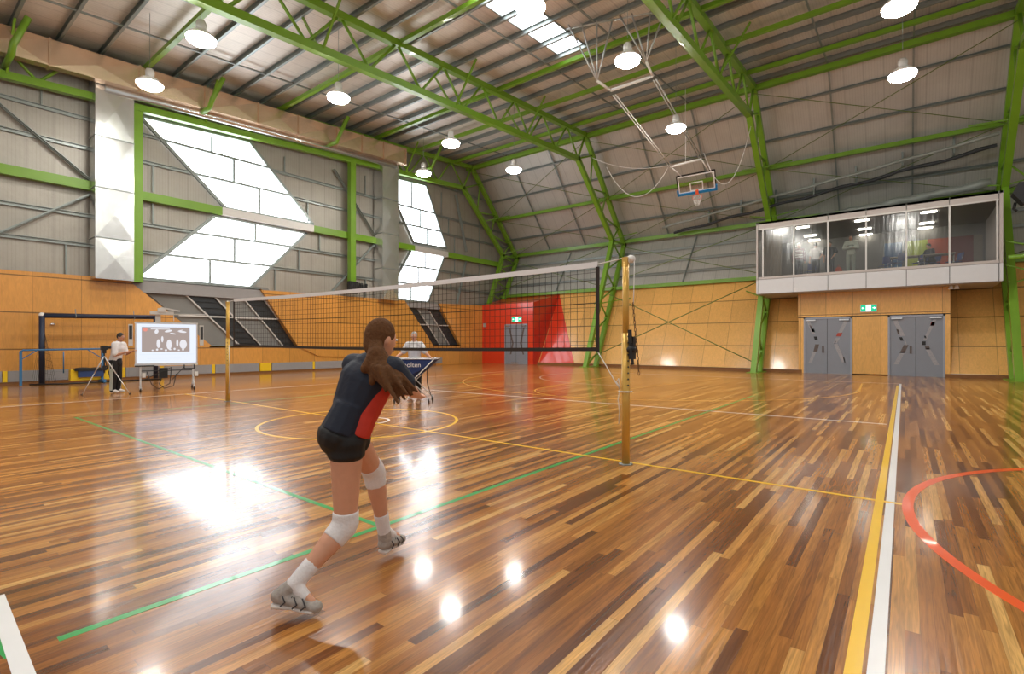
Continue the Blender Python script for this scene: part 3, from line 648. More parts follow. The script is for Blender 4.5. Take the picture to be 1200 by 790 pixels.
# side reveals so that the bulkhead has depth
b = MB(); b.box((-4.27, y1, 0), (-4.2, 31.2, 4.02)); b.box((1.49, y1, 0), (1.56, 31.2, 4.02)); struct(b.build('trim_9', 'ply_edge'))
b = MB(); b.box((-4.2, 31.0, 0), (1.49, 31.15, 4.02)); b.box((-4.2, y1, -.02), (1.49, 31.0, 0)); struct(b.build('wall_behind_doors', 'dark'))

def exit_sign(cx, y, cz, w, h, label):
    t = thing('exit_sign', label, 'exit sign', (cx, y, cz-h/2))
    b = MB(); b.box((cx-w/2, y-.07, cz-h/2), (cx+w/2, y, cz+h/2)); b.build('sign_box', 'white_paint', t)
    for s2 in (-1, 1):
        b = MB(); b.box((cx+s2*.16*w, y-.078, cz-h*.40), (cx+s2*.46*w, y-.070, cz+h*.46)); b.build('green_panel', 'sign_green', t)
        b = MB(); xa = cx+s2*.30*w; b.bar((xa-.06*w, y-.084, cz+.03*h), (xa+.05*w, y-.084, cz+.03*h), .004, .05*h)
        b.prism([(xa+s2*.11*w, y-.086, cz+.03*h), (xa+s2*.04*w, y-.086, cz+.17*h), (xa+s2*.04*w, y-.086, cz-.11*h)], (0, .005, 0)); b.build('arrow', 'sign_white', t)
    b = MB(); b.box((cx-.14*w, y-.078, cz-h*.40), (cx+.14*w, y-.070, cz+h*.46)); b.build('white_panel', 'sign_white', t)
    b = MB(); q = h*.42; Y = y-.084
    b.ell((cx+.02*w, Y, cz+.62*q), (.12*q, .004, .12*q), 8, 6)
    for p0, p1 in (((.05, .45), (-.08, 0)), ((.05, .4), (.35, .2)), ((.05, .4), (-.28, .3)), ((-.08, 0), (.2, -.3)), ((.2, -.3), (.1, -.7)), ((-.08, 0), (-.3, -.45)), ((-.3, -.45), (-.5, -.5))):
        b.bar((cx+p0[0]*q, Y, cz+p0[1]*q), (cx+p1[0]*q, Y, cz+p1[1]*q), .005, .12*q)
    b.build('running_figure', 'sign_green', t)
exit_sign(-1.35, YD-.06, 3.13, .64, .34, 'lit green and white exit sign on the plywood between the two double doors')
exit_sign(-21.85, YR, 3.18, .86, .38, 'lit green and white exit sign on the red surround above the single door')
b = MB(); b.box((-25.0, YR-.06, 2.7), (-24.75, YR, 2.98)); tag(b.build('wall_box', 'fascia_beige'), 'small pale box at the left edge of the red surround', 'wall box')

# ------------------------------------------------------------------ glazed viewing gallery
GYF, GYB, GX0, GX1 = 28.0, 33.2, -5.98, 3.10
t = thing('viewing_gallery', 'long glazed viewing gallery projecting above the double doors', 'viewing gallery', (-1.4, 28, 4))
mx = [-5.67, -4.29, -2.87, -1.39, .05, 1.48, 2.93]
def part(nm, m, fn, lb=None):
    b = MB(); fn(b); o = b.build(nm, m, t)
    if lb: tag(o, lb)
    return o
part('floor_slab', 'carpet', lambda b: b.box((GX0+.02, GYF+.1, 4.0), (GX1-.02, GYB, 4.72)))
part('soffit', 'fascia_beige', lambda b: b.box((GX0+.02, GYF+.1, 3.96), (GX1-.02, 31.0, 3.998)))
edges = [GX0]+mx[1:-1]+[GX1]
xs = [-5.90]+mx[1:-1]+[2.98]
for a, c in zip(xs, xs[1:]):
    part('fascia_panel', 'fascia_white', lambda b: b.box((a+.012, GYF, 3.99), (c-.012, GYF+.06, 4.70)))
    part('header_panel', 'fascia_beige', lambda b: b.box((a+.012, GYF, 7.28), (c-.012, GYF+.06, 7.60)))
    part('glass_pane', 'gallery_glass', lambda b: b.box((a+.03, GYF+.06, 4.80), (c-.03, GYF+.07, 7.24)))
part('sill_rail', 'fascia_beige', lambda b: b.box((GX0+.1, GYF-.01, 4.715), (GX1-.12, GYF+.1, 4.83)))
part('head_rail', 'silver_trim', lambda b: b.box((GX0+.1, GYF-.01, 7.22), (GX1-.12, GYF+.1, 7.28)))
for x in mx: part('mullion', 'silver_trim', lambda b: b.box((x-.03, GYF-.01, 4.83), (x+.03, GYF+.1, 7.22)))
for x0, x1 in ((GX0, GX0+.075), (2.995, GX1)):
    part('corner_panel', 'fascia_beige', lambda b: (b.box((x0, GYF, 4.72), (x1, GYF+.06, 7.60))))
    part('corner_panel', 'fascia_white', lambda b: (b.box((x0, GYF, 3.99), (x1, GYF+.06, 4.70))))
part('side_wall', 'fascia_beige', lambda b: b.box((GX0, GYF+.06, 4.0), (GX0+.05, GYB, 7.6)))
part('side_wall', 'fascia_beige', lambda b: b.box((GX1-.05, GYF+.06, 4.0), (GX1, GYB, 7.6)))
part('gallery_ceiling', 'interior_grey', lambda b: b.box((GX0+.05, GYF+.07, 7.30), (GX1-.05, GYB, 7.36)))
part('gallery_roof', 'foil', lambda b: b.prism([(GX0-.02, GYF, 7.60), (GX0-.02, 32.6, 8.05), (GX0-.02, 32.6, 7.9), (GX0-.02, GYF, 7.5)], (GX1-GX0+.04, 0, 0)))
part('rear_wall', 'interior_grey', lambda b: b.box((GX0+.05, GYB-.1, 4.0), (GX1-.05, GYB, 7.30)))
for x0, x1, m, n in ((-5.9, -4.9, 'curtain_beige', 1), (-4.9, -3.7, 'panel_red', 0), (-.85, -.12, 'panel_blue', 1), (.02, .90, 'panel_lime', 1), (.90, 1.72, 'panel_orange', 1), (1.72, 2.62, 'panel_red', 1), (2.62, 2.95, 'curtain_beige', 1)):
    part('wall_panel', m, lambda b: b.box((x0, GYB-.16, 4.72), (x1, GYB-.10, 6.72 if n else 5.2)))
# translucent curtain at left end
def cur(b):
    vs = []; fs = []
    for i in range(21):
        x = -5.85+i*.045; y = 28.6+.05*sin(i*1.9)
        vs += [(x, y, 4.8), (x+.06, y, 7.25)]
    for i in range(20): fs.append((2*i, 2*i+2, 2*i+3, 2*i+1))
    b.add(vs, fs, True)
part('curtain', 'curtain_beige', cur)
for (x, y) in ((-4.03, 28.85), (-4.03, 31.4), (-1.6, 28.98), (-1.62, 31.2), (-1.65, 32.9), (.83, 28.9), (.83, 31.5), (.81, 32.8), (-4.03, 32.9)):
    part('ceiling_light', 'tube_glow', lambda b: b.box((x-.27, y-.05, 7.24), (x+.27, y+.05, 7.30)))
for x in (1.55, 1.74):
    o = MB(); o.lathe((x, 28.6, 3.80), [(.02, .0), (.085, .0), (.09, .03), (.06, .12), (.03, .16)], 16); tag(o.build('downlight', 'white_paint'), 'small white spotlight under the gallery, %s one of the pair' % ('left' if x < 1.6 else 'right'), 'spotlight')
# foil wrapped duct roll, and a dark tube added for the dark gap above gallery
def sag(p, q, r, m, name, lb, n=26, amp=.05):
    b = MB(); p = Vector(p); q = Vector(q); pts = []; rs = []
    for i in range(n+1):
        k = i/n; v = p.lerp(q, k); v.z += amp*sin(i*1.3)*.5; pts.append(v); rs.append(r*(1+.16*sin(i*2.1)))
    b.tube(pts, rs, 10); return tag(b.build(name, m), lb, 'air duct')
sag((-12.4, 31.9, 8.95), (3.2, 29.9, 10.45), .08, 'foil', 'foil_wrapped_duct', 'silver foil-wrapped duct slanting up the wall above the gallery')
sag((-11.8, 32.35, 8.62), (3.2, 30.6, 10.15), .085, 'dark', 'dark_gap_tube', 'dark tube added for the dark gap just under the foil-wrapped duct', amp=.10)
sag((-5.6, 32.6, 8.25), (3.1, 31.6, 8.8), .2, 'foil', 'foil_wrapped_duct', 'thick grey foil-wrapped duct lying low on the gallery roof', amp=.06)
for i in range(7):
    x = -9.6+i*1.9; z = 9.25+i*.22; b = MB(); yy = yinc(z)-.5
    b.box((x-.04, yy, z-.35), (x+.04, yinc(z)-.05, z+.5)); tag(b.build('duct_hanger', 'galv'), 'short grey hanger plate along the slanting foil duct', 'bracket', 'hangers of the slanting duct')
# loudspeaker right of the gallery
t = thing('loudspeaker', 'black loudspeaker hanging right of the gallery', 'loudspeaker', (3.75, 29, 7.2))
b = MB(); b.prism([(3.45, 28.6, 7.55), (3.62, 28.5, 7.95), (4.3, 28.5, 7.9), (4.3, 28.6, 7.2), (3.75, 28.6, 7.1)], (0, .6, 0)); b.build('cabinet', 'dark', t)
b = MB(); b.tube([(3.55, 28.8, 7.2), (3.5, 28.8, 6.95), (3.6, 28.8, 6.85)], .05, 8); b.build('bracket', 'black', t)
b = MB(); b.tube([(3.9, 28.8, 7.9), (3.9, 29.4, 8.4), (3.6, 30, 9)], .04, 8); b.build('hanger', 'green_steel', t)
b = MB(); b.tube([(3.25, 28.0, 4.9), (9, 28.6, 5.15)], .09, 8); tag(b.build('green_tie_beam', 'green_steel'), 'green tube leaving the gallery corner to the right', 'steel beam')
b = MB(); b.tube([(3.2, 28.3, 5.6), (8, 29.6, 4.2)], .035, 6); tag(b.build('bracing_rod', 'green_steel'), 'thin green rod right of the gallery falling to the right', 'bracing rod')
b = MB(); b.tube([(3.2, 28.3, 4.65), (8, 29.6, 2.8)], .03, 6); tag(b.build('bracing_rod', 'green_steel'), 'lower thin green rod right of the gallery', 'bracing rod')

# ------------------------------------------------------------------ skylight
b = MB(); ya, yb = 11.6, 18.7
b.prism([(-11.8, ya, zr(ya)-.015), (-10.6, ya, zr(ya)-.015), (-10.6, yb, zr(yb)-.015), (-11.8, yb, zr(yb)-.015)], (0, 0, .012)); sk = struct(b.build('window_5', 'daylight_roof', origin=(0, 0, 0)))
b = MB()
for x in (-11.83, -10.57): b.bar((x, ya, zr(ya)-.03), (x, yb, zr(yb)-.03), .05, .05)
b.build('window_frame', 'galv', sk)

# ------------------------------------------------------------------ high-bay lamps
def lamp():
    t = thing('high_bay_lamp', '', 'pendant lamp', (0, 0, 0))
    b = MB(); b.lathe((0, 0, .0), [(.10, .24), (.13, .25), (.14, .46), (.10, .55), (.03, .58)], 18); b.build('ballast_housing', 'silver_trim', t, origin=(0, 0, 0))
    b = MB(); b.lathe((0, 0, 0), [(.37, .03), (.40, .03), (.385, .08), (.25, .2), (.10, .26), (.08, .26)], 26); b.build('reflector', 'white_paint', t, origin=(0, 0, 0))
    b = MB(); b.lathe((0, 0, 0), [(.12, -.13), (.29, -.11), (.375, -.05), (.395, .02), (.38, .04)], 26); b.build('lens', 'lamp_glow', t, origin=(0, 0, 0))
    b = MB(); b.tube([(0, 0, .56), (0, 0, 2.5)], .008, 5); b.build('suspension_cable', 'galv', t, origin=(0, 0, 0))
    return t
LP = [(-16.4, 6.2, 'left of the three nearest, close to the big truss'), (-20.7, 6.2, 'in front of the long duct near the wide vertical duct'), (-16.35, 10.75, 'second in the row below the big truss'), (-16.1, 16.3, 'in front of the far end of the big truss'),
      (-20.1, 18.3, 'beside the far window'), (-16.0, 20.8, 'farthest, beside the big truss knee'), (-6.95, 14.95, 'inside the folded backboard frame'), (-7.55, 20.9, 'just above the backboard, right of its frame'),
      (-.06, 21.4, 'lower of the two at the upper right'), (-.12, 17.0, 'cut by the top edge at the upper right'), (-7.9, 11.0, 'next to the skylight at the top edge'), (-7.5, 5.2, 'added out of view above the net'), (-.1, 9.0, 'added out of view above the sideline'), (-20.6, 11.8, None), (-.1, .5, 'added out of view over the camera'), (-7.6, -1.5, 'added out of view behind the camera'), (-16, .5, 'added out of view left of the frame')]  # the lamps out of view are added for their reflections
L0 = lamp(); first = True
for x, y, lb in LP:
    if lb is None: continue
    o = L0 if first else copy_tree(L0); first = False
    o.location = (x, y, 10.45); o['label'] = 'glowing round high-bay lamp, '+lb; o['group'] = 'high-bay lamps'
    for ch in o.children:
        if ch.name.startswith('suspension'): ch.scale = (1, 1, 1); ch.location = (0, 0, 0); ch.scale.z = 1; 
    cb = [c for c in o.children if c.name.startswith('suspension')][0]
    k = (zr(y)-.02-10.45)/2.5; cb.scale = (1, 1, k); cb.location = (0, 0, .56*(1-k)*0)

# ------------------------------------------------------------------ folded basketball backstop
t = thing('basketball_backstop', 'white folded basketball frame hanging from the roof with glass backboard', 'basketball hoop', (-8.4, 18.5, 11.5))
def rod(nm, pts, r, m, p=t): b = MB(); b.tube(pts, r, 8); return b.build(nm, m, p)
A = Vector((-9.22, 18.3, 11.52)); B = Vector((-7.68, 18.75, 11.78)); C_ = Vector((-9.05, 24.35, 10.12)); D = Vector((-7.72, 24.75, 10.32))
rod('upper_crossbar', [A, B], .06, 'white_paint'); rod('lower_crossbar', [C_, D], .055, 'white_paint')
PA = Vector((-9.3, 17.3, 11.52)); PB = Vector((-7.62, 18.0, 11.98))
rod('arm', [PA, A], .05, 'white_paint'); rod('arm', [PB, B], .05, 'white_paint')
for s2 in (-.055, .055):
    o = Vector((s2, 0, 0)); rod('arm', [A+o+Vector((0, .3, -.07)), C_+o], .022, 'white_paint'); rod('arm', [B+o+Vector((0, .2, -.05)), D+o], .028, 'galv_light')
for i in range(4):
    k = .25+.2*i; v = A.lerp(C_, k); rod('spacer', [v-Vector((.06, 0, 0)), v+Vector((.06, 0, 0))], .02, 'white_paint')
for P0, offs in ((PA, (-1.1, -.55, .1, .75)), (PB, (-1.0, -.5, .25, .85))):
    for q in offs: rod('hanger_strut', [P0, (P0.x+q*.8, P0.y-.2+q*.4, zr(P0.y)-.2)], .032, 'galv_light')
rod('top_rail', [(PA.x-1.0, PA.y-.6, zr(16.7)-.25), (PA.x+.7, PA.y+.1, zr(17.5)-.25)], .035, 'galv_light'); rod('top_rail', [(PB.x-1.0, PB.y-.6, zr(17.3)-.25), (PB.x+.8, PB.y+.15, zr(18)-.25)], .035, 'galv_light')
rod('hoist_cable', [(-8.4, 24.55, 10.22), (-8.35, 24.4, 13.9)], .012, 'white_paint')
# backboard: right = x, up vector from bottom to top
bc = Vector((-8.4, 26.3, 9.22)); upv = (Vector((-8.66, 25.2, 9.95))-bc).normalized(); rt = Vector((1.0, .27, .07)).normalized(); upv = (upv-rt*upv.dot(rt)).normalized(); nrm = rt.cross(upv).normalized()
if nrm.y > 0 and nrm.z > 0: nrm = -nrm
def bp_(u, v, w=0): return bc+rt*u+upv*v+nrm*w
rod('arm', [C_, bp_(-.62, 1.0, -.05)], .03, 'white_paint'); rod('arm', [D, bp_(.66, 1.0, -.05)], .03, 'white_paint')
Bb = thing('backboard', None, None) if False else None
b = MB(); b.prism([bp_(-.88, .05), bp_(.88, .05), bp_(.88, 1.1), bp_(-.88, 1.1)], nrm*.012); bb = b.build('backboard', 'clear_board', t)
def brect(u0, v0, u1, v1, w, m, nm):
    b = MB()
    for p, q in (((u0, v0), (u1, v0)), ((u1, v0), (u1, v1)), ((u1, v1), (u0, v1)), ((u0, v1), (u0, v0))): b.bar(bp_(*p, .02), bp_(*q, .02), w, .012, up=nrm)
    b.build(nm, m, bb)
b = MB()
for p, q in (((-.9, 1.12), (.9, 1.12)), ((-.9, 1.12), (-.9, 0)), ((.9, 1.12), (.9, 0))): b.bar(bp_(*p, -.02), bp_(*q, -.02), .05, .05, up=nrm)
b.build('steel_rim', 'black', bb)
brect(-.84, .10, .84, 1.06, .05, 'line_white', 'white_border'); brect(-.29, .16, .29, .62, .05, 'line_white', 'aiming_square')
b = MB(); b.bar(bp_(-.93, .02, .03), bp_(.93, .02, .03), .14, .07, up=nrm)
for u in (-.92, .92): b.bar(bp_(u, -.04, .03), bp_(u, .3, .03), .09, .07, up=nrm)
b.build('blue_padding', 'board_blue', bb)
hc = bp_(0, .16, .62); b = MB(); b.tube([hc+rt*.225*cos(a)+nrm*.225*sin(a) for a in [2*pi*i/28 for i in range(28)]], .012, 6, closed=True); b.bar(bp_(0, .16, .02), bp_(0, .16, .40), .14, .03, up=upv); b.build('hoop', 'hoop_orange', bb)
b = MB()
for i in range(12):
    for sg in (1, -1):
        pts = []
        for j in range(6):
            a = 2*pi*(i+sg*j*.5)/12; rr = .225-.025*j; pts.append(hc+rt*rr*cos(a)+nrm*rr*sin(a)+Vector((0, 0, -.08*j)))
        b.tube(pts, .007, 4)
b.build('hoop_net', 'rope_white', bb)
def hang(p, q, drop, lb):
    b = MB(); p = Vector(p); q = Vector(q); pts = []
    for i in range(25):
        k = i/24; v = p.lerp(q, k); v.z -= drop*4*k*(1-k); pts.append(v)
    b.tube(pts, .014, 5); tag(b.build('hanging_cable', 'rope_white'), lb, 'cable')
hang((-12.6, 24.5, 10.9), (-9.1, 24.4, 10.3), 1.6, 'loose white cable looping left of the backboard')
hang((-14.0, 25.5, 12.0), (-9.1, 24.3, 10.2), .35, 'pale cable sagging from the truss knee to the backboard frame')
hang((-7.6, 24.8, 10.6), (-5.9, 26.5, 12.0), 2.1, 'loose white cable looping right of the backboard')

# ------------------------------------------------------------------ volleyball posts and net
YN = 5.82
def post(x, label, near):
    t = thing('net_post', label, 'net post', (x, YN, 0))
    b = MB(); b.cyl((x, YN, 0), (x, YN, 1.62), .050, n=20); b.build('sleeve', 'post_gold', t)
    b = MB(); b.cyl((x, YN, 1.5), (x, YN, 2.50), .040, n=18); b.box((x-.035, YN-.035, 2.44), (x+.035, YN+.035, 2.56)); b.build('pole', 'post_gold', t)
    b = MB(); b.lathe((x, YN, 0), [(.085, 0), (.085, .012), (.055, .014)], 24); b.build('floor_ring', 'galv', t)
    b = MB(); dx = .06 if near else -.06; c = Vector((x+dx, YN+.03, 2.54))
    b.cyl(c+Vector((0, -.025, 0)), c+Vector((0, .025, 0)), .045, n=18); b.bar((x, YN, 2.50), c, .03, .06); b.build('pulley', 'white_paint', t)
    b = MB()
    for i in range(9): b.cyl((x+.045, YN-.03, .98+.075*i), (x+.052, YN-.036, .98+.075*i), .010, n=8)
    b.build('adjustment_holes', 'dark', t)
    if near:
        b = MB(); b.box((x+.055, YN-.03, 1.30), (x+.115, YN+.04, 1.58)); b.box((x+.045, YN-.02, 1.40), (x+.075, YN+.02, 1.44)); b.cyl((x+.085, YN-.07, 1.42), (x+.085, YN+.07, 1.42), .042, n=16)
        b.bar((x+.08, YN-.06, 1.66), (x+.09, YN-.06, 1.5), .03, .04); b.bar((x+.10, YN-.07, 1.42), (x+.125, YN-.07, 1.24), .022, .03); b.cyl((x+.125, YN-.11, 1.25), (x+.125, YN-.06, 1.25), .014, n=8); b.build('winch', 'black', t)
        b = MB(); b.tube([(x+.10, YN+.03, 2.54), (x+.105, YN, 2.1), (x+.11, YN-.02, 1.98)], .006, 5); b.build('cable', 'rope_white', t)
        b = MB(); n = 20
        for i in range(n):
            z = 1.97-i*.044; cx = x+.11+.004*i; pts = []
            for k in range(8):
                a = 2*pi*k/8; u, v = .012*cos(a), .028*sin(a)
                pts.append((cx+(u if i % 2 else 0), YN-.03+(0 if i % 2 else u), z+v))
            b.tube(pts, .0045, 5, closed=True)
        b.build('chain', 'chain', t)
    else:
        b = MB(); b.tube([(x+.06, YN, 1.45), (x+.10, YN, .95), (x+.06, YN, .9), (x+.10, YN, .55), (x+.05, YN, .2)], .008, 5); b.build('loose_rope', 'rope_white', t)
    return t
post(-2.73, 'yellow-gold net post in the middle of the floor with black winch and chain', True)
post(-13.75, 'farther yellow-gold net post standing in front of the left wall', False)
t = thing('volleyball_net', 'black volleyball net with white top tape stretched between the two yellow posts', 'net', (-8.3, YN, 1.43))
X0, X1 = -13.40, -3.12
def ztop(x): u = (x-X0)/(X1-X0); return 2.58-.07*u-.05*4*u*(1-u)
def zbot(x): u = (x-X0)/(X1-X0); return 1.45-.03*u-.04*4*u*(1-u)
n = int((X1-X0)/.1); b = MB()
for i in range(n+1):
    x = X0+(X1-X0)*i/n; b.bar((x, YN, zbot(x)), (x, YN, ztop(x)), .0045, .0045)
for j in range(1, 11):
    pts = [(X0+(X1-X0)*i/20, YN, 0) for i in range(21)]; k = j/11
    P = [Vector((p[0], YN, zbot(p[0])+(ztop(p[0])-zbot(p[0]))*k)) for p in pts]
    for p, q in zip(P, P[1:]): b.bar(p, q, .0045, .0045 if j != 6 else .012)
b.build('mesh_cords', 'net_cord', t)
def strip(zf, h, m, nm):
    b = MB()
    for i in range(20):
        xa = X0+(X1-X0)*i/20; xb = X0+(X1-X0)*(i+1)/20; b.bar((xa, YN, zf(xa)), (xb, YN, zf(xb)), .012, h)
    b.build(nm, m, t)
strip(ztop, .072, 'net_tape', 'top_tape'); strip(zbot, .05, 'net_cord', 'bottom_tape')
for x in (X0, X1):
    b = MB(); b.bar((x, YN, zbot(x)-.03), (x, YN, ztop(x)-.03), .045, .02, up=(0, 1, 0)); b.build('side_tape', 'net_cord', t)
b = MB(); b.tube([(X1, YN, 2.51), (-2.70, YN+.03, 2.57)], .008, 5); b.build('tension_cable', 'rope_white', t); b = MB(); b.tube([(X0, YN, 2.58), (-13.72, YN, 2.56)], .008, 5); b.build('tension_cable', 'rope_white', t)
b = MB(); K = Vector((-2.79, YN-.04, .93))
b.tube([(X1, YN, 1.39), (-3.0, YN-.01, 1.22), (-2.86, YN-.03, 1.02), K], .007, 5); b.tube([K, K+Vector((.0, -.03, .04)), K+Vector((-.04, -.02, .09)), K+Vector((-.02, 0, .13)), K+Vector((.01, -.02, .05))], .008, 5)
b.tube([(-2.80, YN-.06, .90), (-2.74, YN-.075, .90), (-2.66, YN-.05, .90), (-2.66, YN+.03, .90)], .009, 5); b.tube([K, (-2.81, YN-.05, .80), (-2.79, YN-.05, .65), (-2.80, YN-.05, .50)], .006, 5); b.build('tie_rope', 'rope_white', t)

# ------------------------------------------------------------------ interactive whiteboard trolley
SL = Vector((-18.88, 5.26, 0)); SR = Vector((-18.45, 6.86, 0)); sd = (SR-SL).normalized(); sn = Vector((sd.y, -sd.x, 0))
ang = atan2(sd.y, sd.x); Ls = (SR-SL).length
t = thing('presentation_screen', 'bright wide whiteboard screen on a wheeled stand beside the man at the left', 'screen', SL, ang)
def lp(nm, m, fn, p=None, lb=None):
    b = MB(); fn(b); o = b.build(nm, m, p or t, origin=(0, 0, 0)); o.location = (0, 0, 0)
    if lb: tag(o, lb)
    return o
# local: x along board, -y towards the viewer
lp('board_panel', 'steel_light', lambda b: (b.box((0, -.02, .80), (Ls, .05, 2.15)), b.box((-.01, -.035, .78), (Ls+.01, .05, .84)), b.box((-.01, -.035, 2.11), (Ls+.01, .05, 2.16))))
sc_ = lp('screen_surface', 'screen_white', lambda b: b.box((.04, -.03, .86), (Ls-.04, -.021, 2.10)))
lp('video_image', 'screen_brown', lambda b: b.box((.17, -.036, 1.22), (Ls-.22, -.031, 2.00)), sc_)
def blob(x, z, rx, rz, tl): lp('bright_reflection', 'screen_pale', lambda b: b.ell((x, -.037, z), (rx, .003, rz), 14, 8, Matrix.Rotation(tl, 3, 'Y')), sc_)
for q in ((.55, 1.86, .05, .07, .3), (.86, 1.88, .10, .035, -.25), (.98, 1.80, .08, .02, .2), (1.24, 1.86, .11, .03, .1), (1.18, 1.90, .08, .015, -.3), (.60, 1.48, .05, .14, 0), (.88, 1.45, .07, .16, 0), (1.26, 1.46, .10, .15, 0), (.70, 1.62, .03, .10, 0), (1.1, 1.5, .03, .12, 0)): blob(*q)
for i in range(8): blob(.45+.115*i, 1.27+.02*(i % 3), .03, .022+.012*(i % 2), 0)
lp('red_mark', 'screen_red', lambda b: b.ell((.26, -.038, 1.92), (.06, .003, .06), 12, 8), sc_); lp('caption_bar', 'screen_pale', lambda b: b.box((.40, -.039, 1.93), (.9, -.036, 1.955)), sc_)
for q in ((.17, 2.02, Ls-.22, 2.06), (.12, 1.13, Ls-.1, 1.15), (.3, 1.0, 1.2, 1.02), (.3, .94, .9, .96)): lp('toolbar', 'screen_grey', lambda b: b.box((q[0], -.036, q[1]), (q[2], -.031, q[3])), sc_)
for x in (-.16, Ls+.06):
    s2 = lp('speaker', 'silver_trim', lambda b: b.box((x, -.05, 1.42), (x+.11, .05, 2.08))); lp('speaker_grille', 'dark', lambda b: b.box((x+.015, -.056, 1.62), (x+.095, -.049, 2.04)), s2)
lp('pen_tray', 'dark', lambda b: (b.box((.0, -.08, .76), (.5, -.02, .80)), b.box((1.27, -.1, .66), (1.30, -.02, .80)), b.box((1.27, -.1, .66), (1.58, -.08, .69)), b.box((1.55, -.1, .66), (1.58, -.02, .80))))
for x in (.14, Ls-.12):
    lp('leg', 'steel_light', lambda b: (b.box((x-.025, .02, .14), (x+.025, .07, .85)), b.box((x-.02, -.33, .12), (x+.02, .38, .17)), b.tube([(x, -.30, .15), (x, .04, .45)], .015, 6)))
    for y in (-.31, .36):
        w = lp('castor', 'rubber', lambda b: b.cyl((x-.02, y, .055), (x+.02, y, .055), .055, n=16)); lp('castor_fork', 'steel_light', lambda b: b.box((x-.03, y-.03, .06), (x+.03, y+.03, .14)), w)
    lp('white_box', 'white_paint', lambda b: b.box((x+.04, -.10, .42), (x+.13, -.02, .56)))
lp('lower_rail', 'dark', lambda b: (b.bar((.14, .05, .62), (Ls-.12, .05, .62), .03, .03), b.bar((.14, .05, .3), (.95, .05, .72), .02, .02), b.bar((.95, .05, .3), (1.3, .05, .74), .02, .02)))
lp('computer_box', 'black', lambda b: (b.box((.62, .05, .38), (.85, .35, .70))))
lp('cable', 'cable', lambda b: (b.tube([(.7, .1, .4), (.62, 0, .2), (.75, -.1, .06), (1.0, 0, .12), (1.08, .1, .5)], .012, 6), b.tube([(.3, .0, .6), (.42, -.1, .2), (.6, -.12, .05), (.9, 0, .2), (.95, .1, .7)], .012, 6)))
lp('projector_arm', 'silver_trim', lambda b: (b.box((.52, 0, 2.15), (.66, .06, 2.42)), b.box((.38, -.1, 2.40), (1.0, .10, 2.50)), b.box((.58, -.14, 2.48), (.78, .08, 2.60)), b.bar((.66, -.1, 2.62), (1.15, -.25, 2.52), .03, .04), b.bar((1.0, -.05, 2.42), (1.9, -.5, 2.42), .04, .03), b.bar((1.0, -.08, 2.40), (1.0, -.08, 2.2), .02, .02)))

# ------------------------------------------------------------------ tripod with camera
P1, P2, P3 = Vector((-18.55, 4.15, 0)), Vector((-18.05, 4.95, 0)), Vector((-19.2, 4.55, 0)); TP = Vector((-18.75, 4.50, 1.32))
t = thing('camera_tripod', 'silver tripod with small black camera standing behind the man in white shirt', 'tripod', (-18.7, 4.5, 0))
for i, p in enumerate((Vector((-18.6, 3.92, 0)), Vector((-17.95, 4.88, 0)), Vector((-18.95, 4.75, 0)))):
    b = MB(); tp = Vector((-18.46, 4.40, 1.12)); b.tube([tp, tp.lerp(p, .45)], .016, 6); b.tube([tp.lerp(p, .42), p+Vector((0, 0, .01))], .011, 6); o = b.build('leg', 'steel_light' if i < 2 else 'dark', t)
    b = MB(); b.ell(p+Vector((0, 0, .02)), (.03, .03, .02), 8, 6); b.build('rubber_foot', 'rubber', o)
b = MB(); b.cyl((-18.46, 4.40, .62), (-18.46, 4.40, 1.32), .018, n=8); b.box((-18.50, 4.36, .70), (-18.42, 4.44, .84)); b.build('centre_column', 'black', t)
b = MB(); b.box((-18.53, 4.32, 1.30), (-18.39, 4.48, 1.42)); b.cyl((-18.46, 4.46, 1.37), (-18.52, 4.56, 1.37), .035, n=10); b.box((-18.50, 4.36, 1.2), (-18.42, 4.44, 1.3)); b.build('camera_body', 'black', t)

# ------------------------------------------------------------------ football goal, rail, carton by the left wall
t = thing('goal_frame', 'portable goal with navy padded frame against the left wall', 'goal', (-24.4, 5.7, 0))
XG = -24.35
b = MB(); b.tube([(XG, 4.02, .05), (XG, 4.02, 2.48)], .085, 12); b.build('post_padding', 'navy_pad', t)
b = MB(); b.tube([(XG, 4.0, 2.48), (XG, 7.5, 2.56)], .085, 12); b.build('crossbar_padding', 'navy_pad', t)
b = MB(); b.tube([(XG, 7.5, .05), (XG, 7.5, 2.56)], .085, 12); b.build('post_padding', 'navy_pad', t)
b = MB(); b.ell((XG, 4.02, 2.50), (.09, .09, .09)); b.build('corner_cap', 'white_paint', t)
b = MB(); b.tube([(XG, 3.7, .03), (XG+.45, 4.5, .03), (XG+.3, 7.6, .03)], .03, 6); b.tube([(XG-.6, 4.1, .05), (XG, 4.02, .05)], .03, 6); b.build('base_frame', 'black', t)
for y in (4.95, 6.75):
    b = MB(); b.tube([(XG, y, 2.4), (XG+.1, y, 2.5), (XG, y, 2.62), (XG-.03, y, 2.76)], .014, 5); b.build('tie_strap', 'galv', t)
b = MB()
for i in range(13):
    y = 4.02+.035*i
    b.bar((XG, 4.06, 2.40-.03*i), (XG+.35*(i/12), 3.75+.6*i/12, .08), .006, .006); b.bar((XG-.05, 4.1+.26*i, 2.45), (XG-.45, 4.1+.26*i, .15), .002, .002)
for j in range(9):
    z = .2+.24*j; b.bar((XG, 4.05, z), (XG+.32*(1-z/2.4), 4.35-.2*z/2.4, z-.1), .006, .006); b.bar((XG-.4+.15*z, 4.1, z), (XG-.4+.15*z, 7.4, z), .002, .002)
b.build('goal_net', 'net_cord', t)
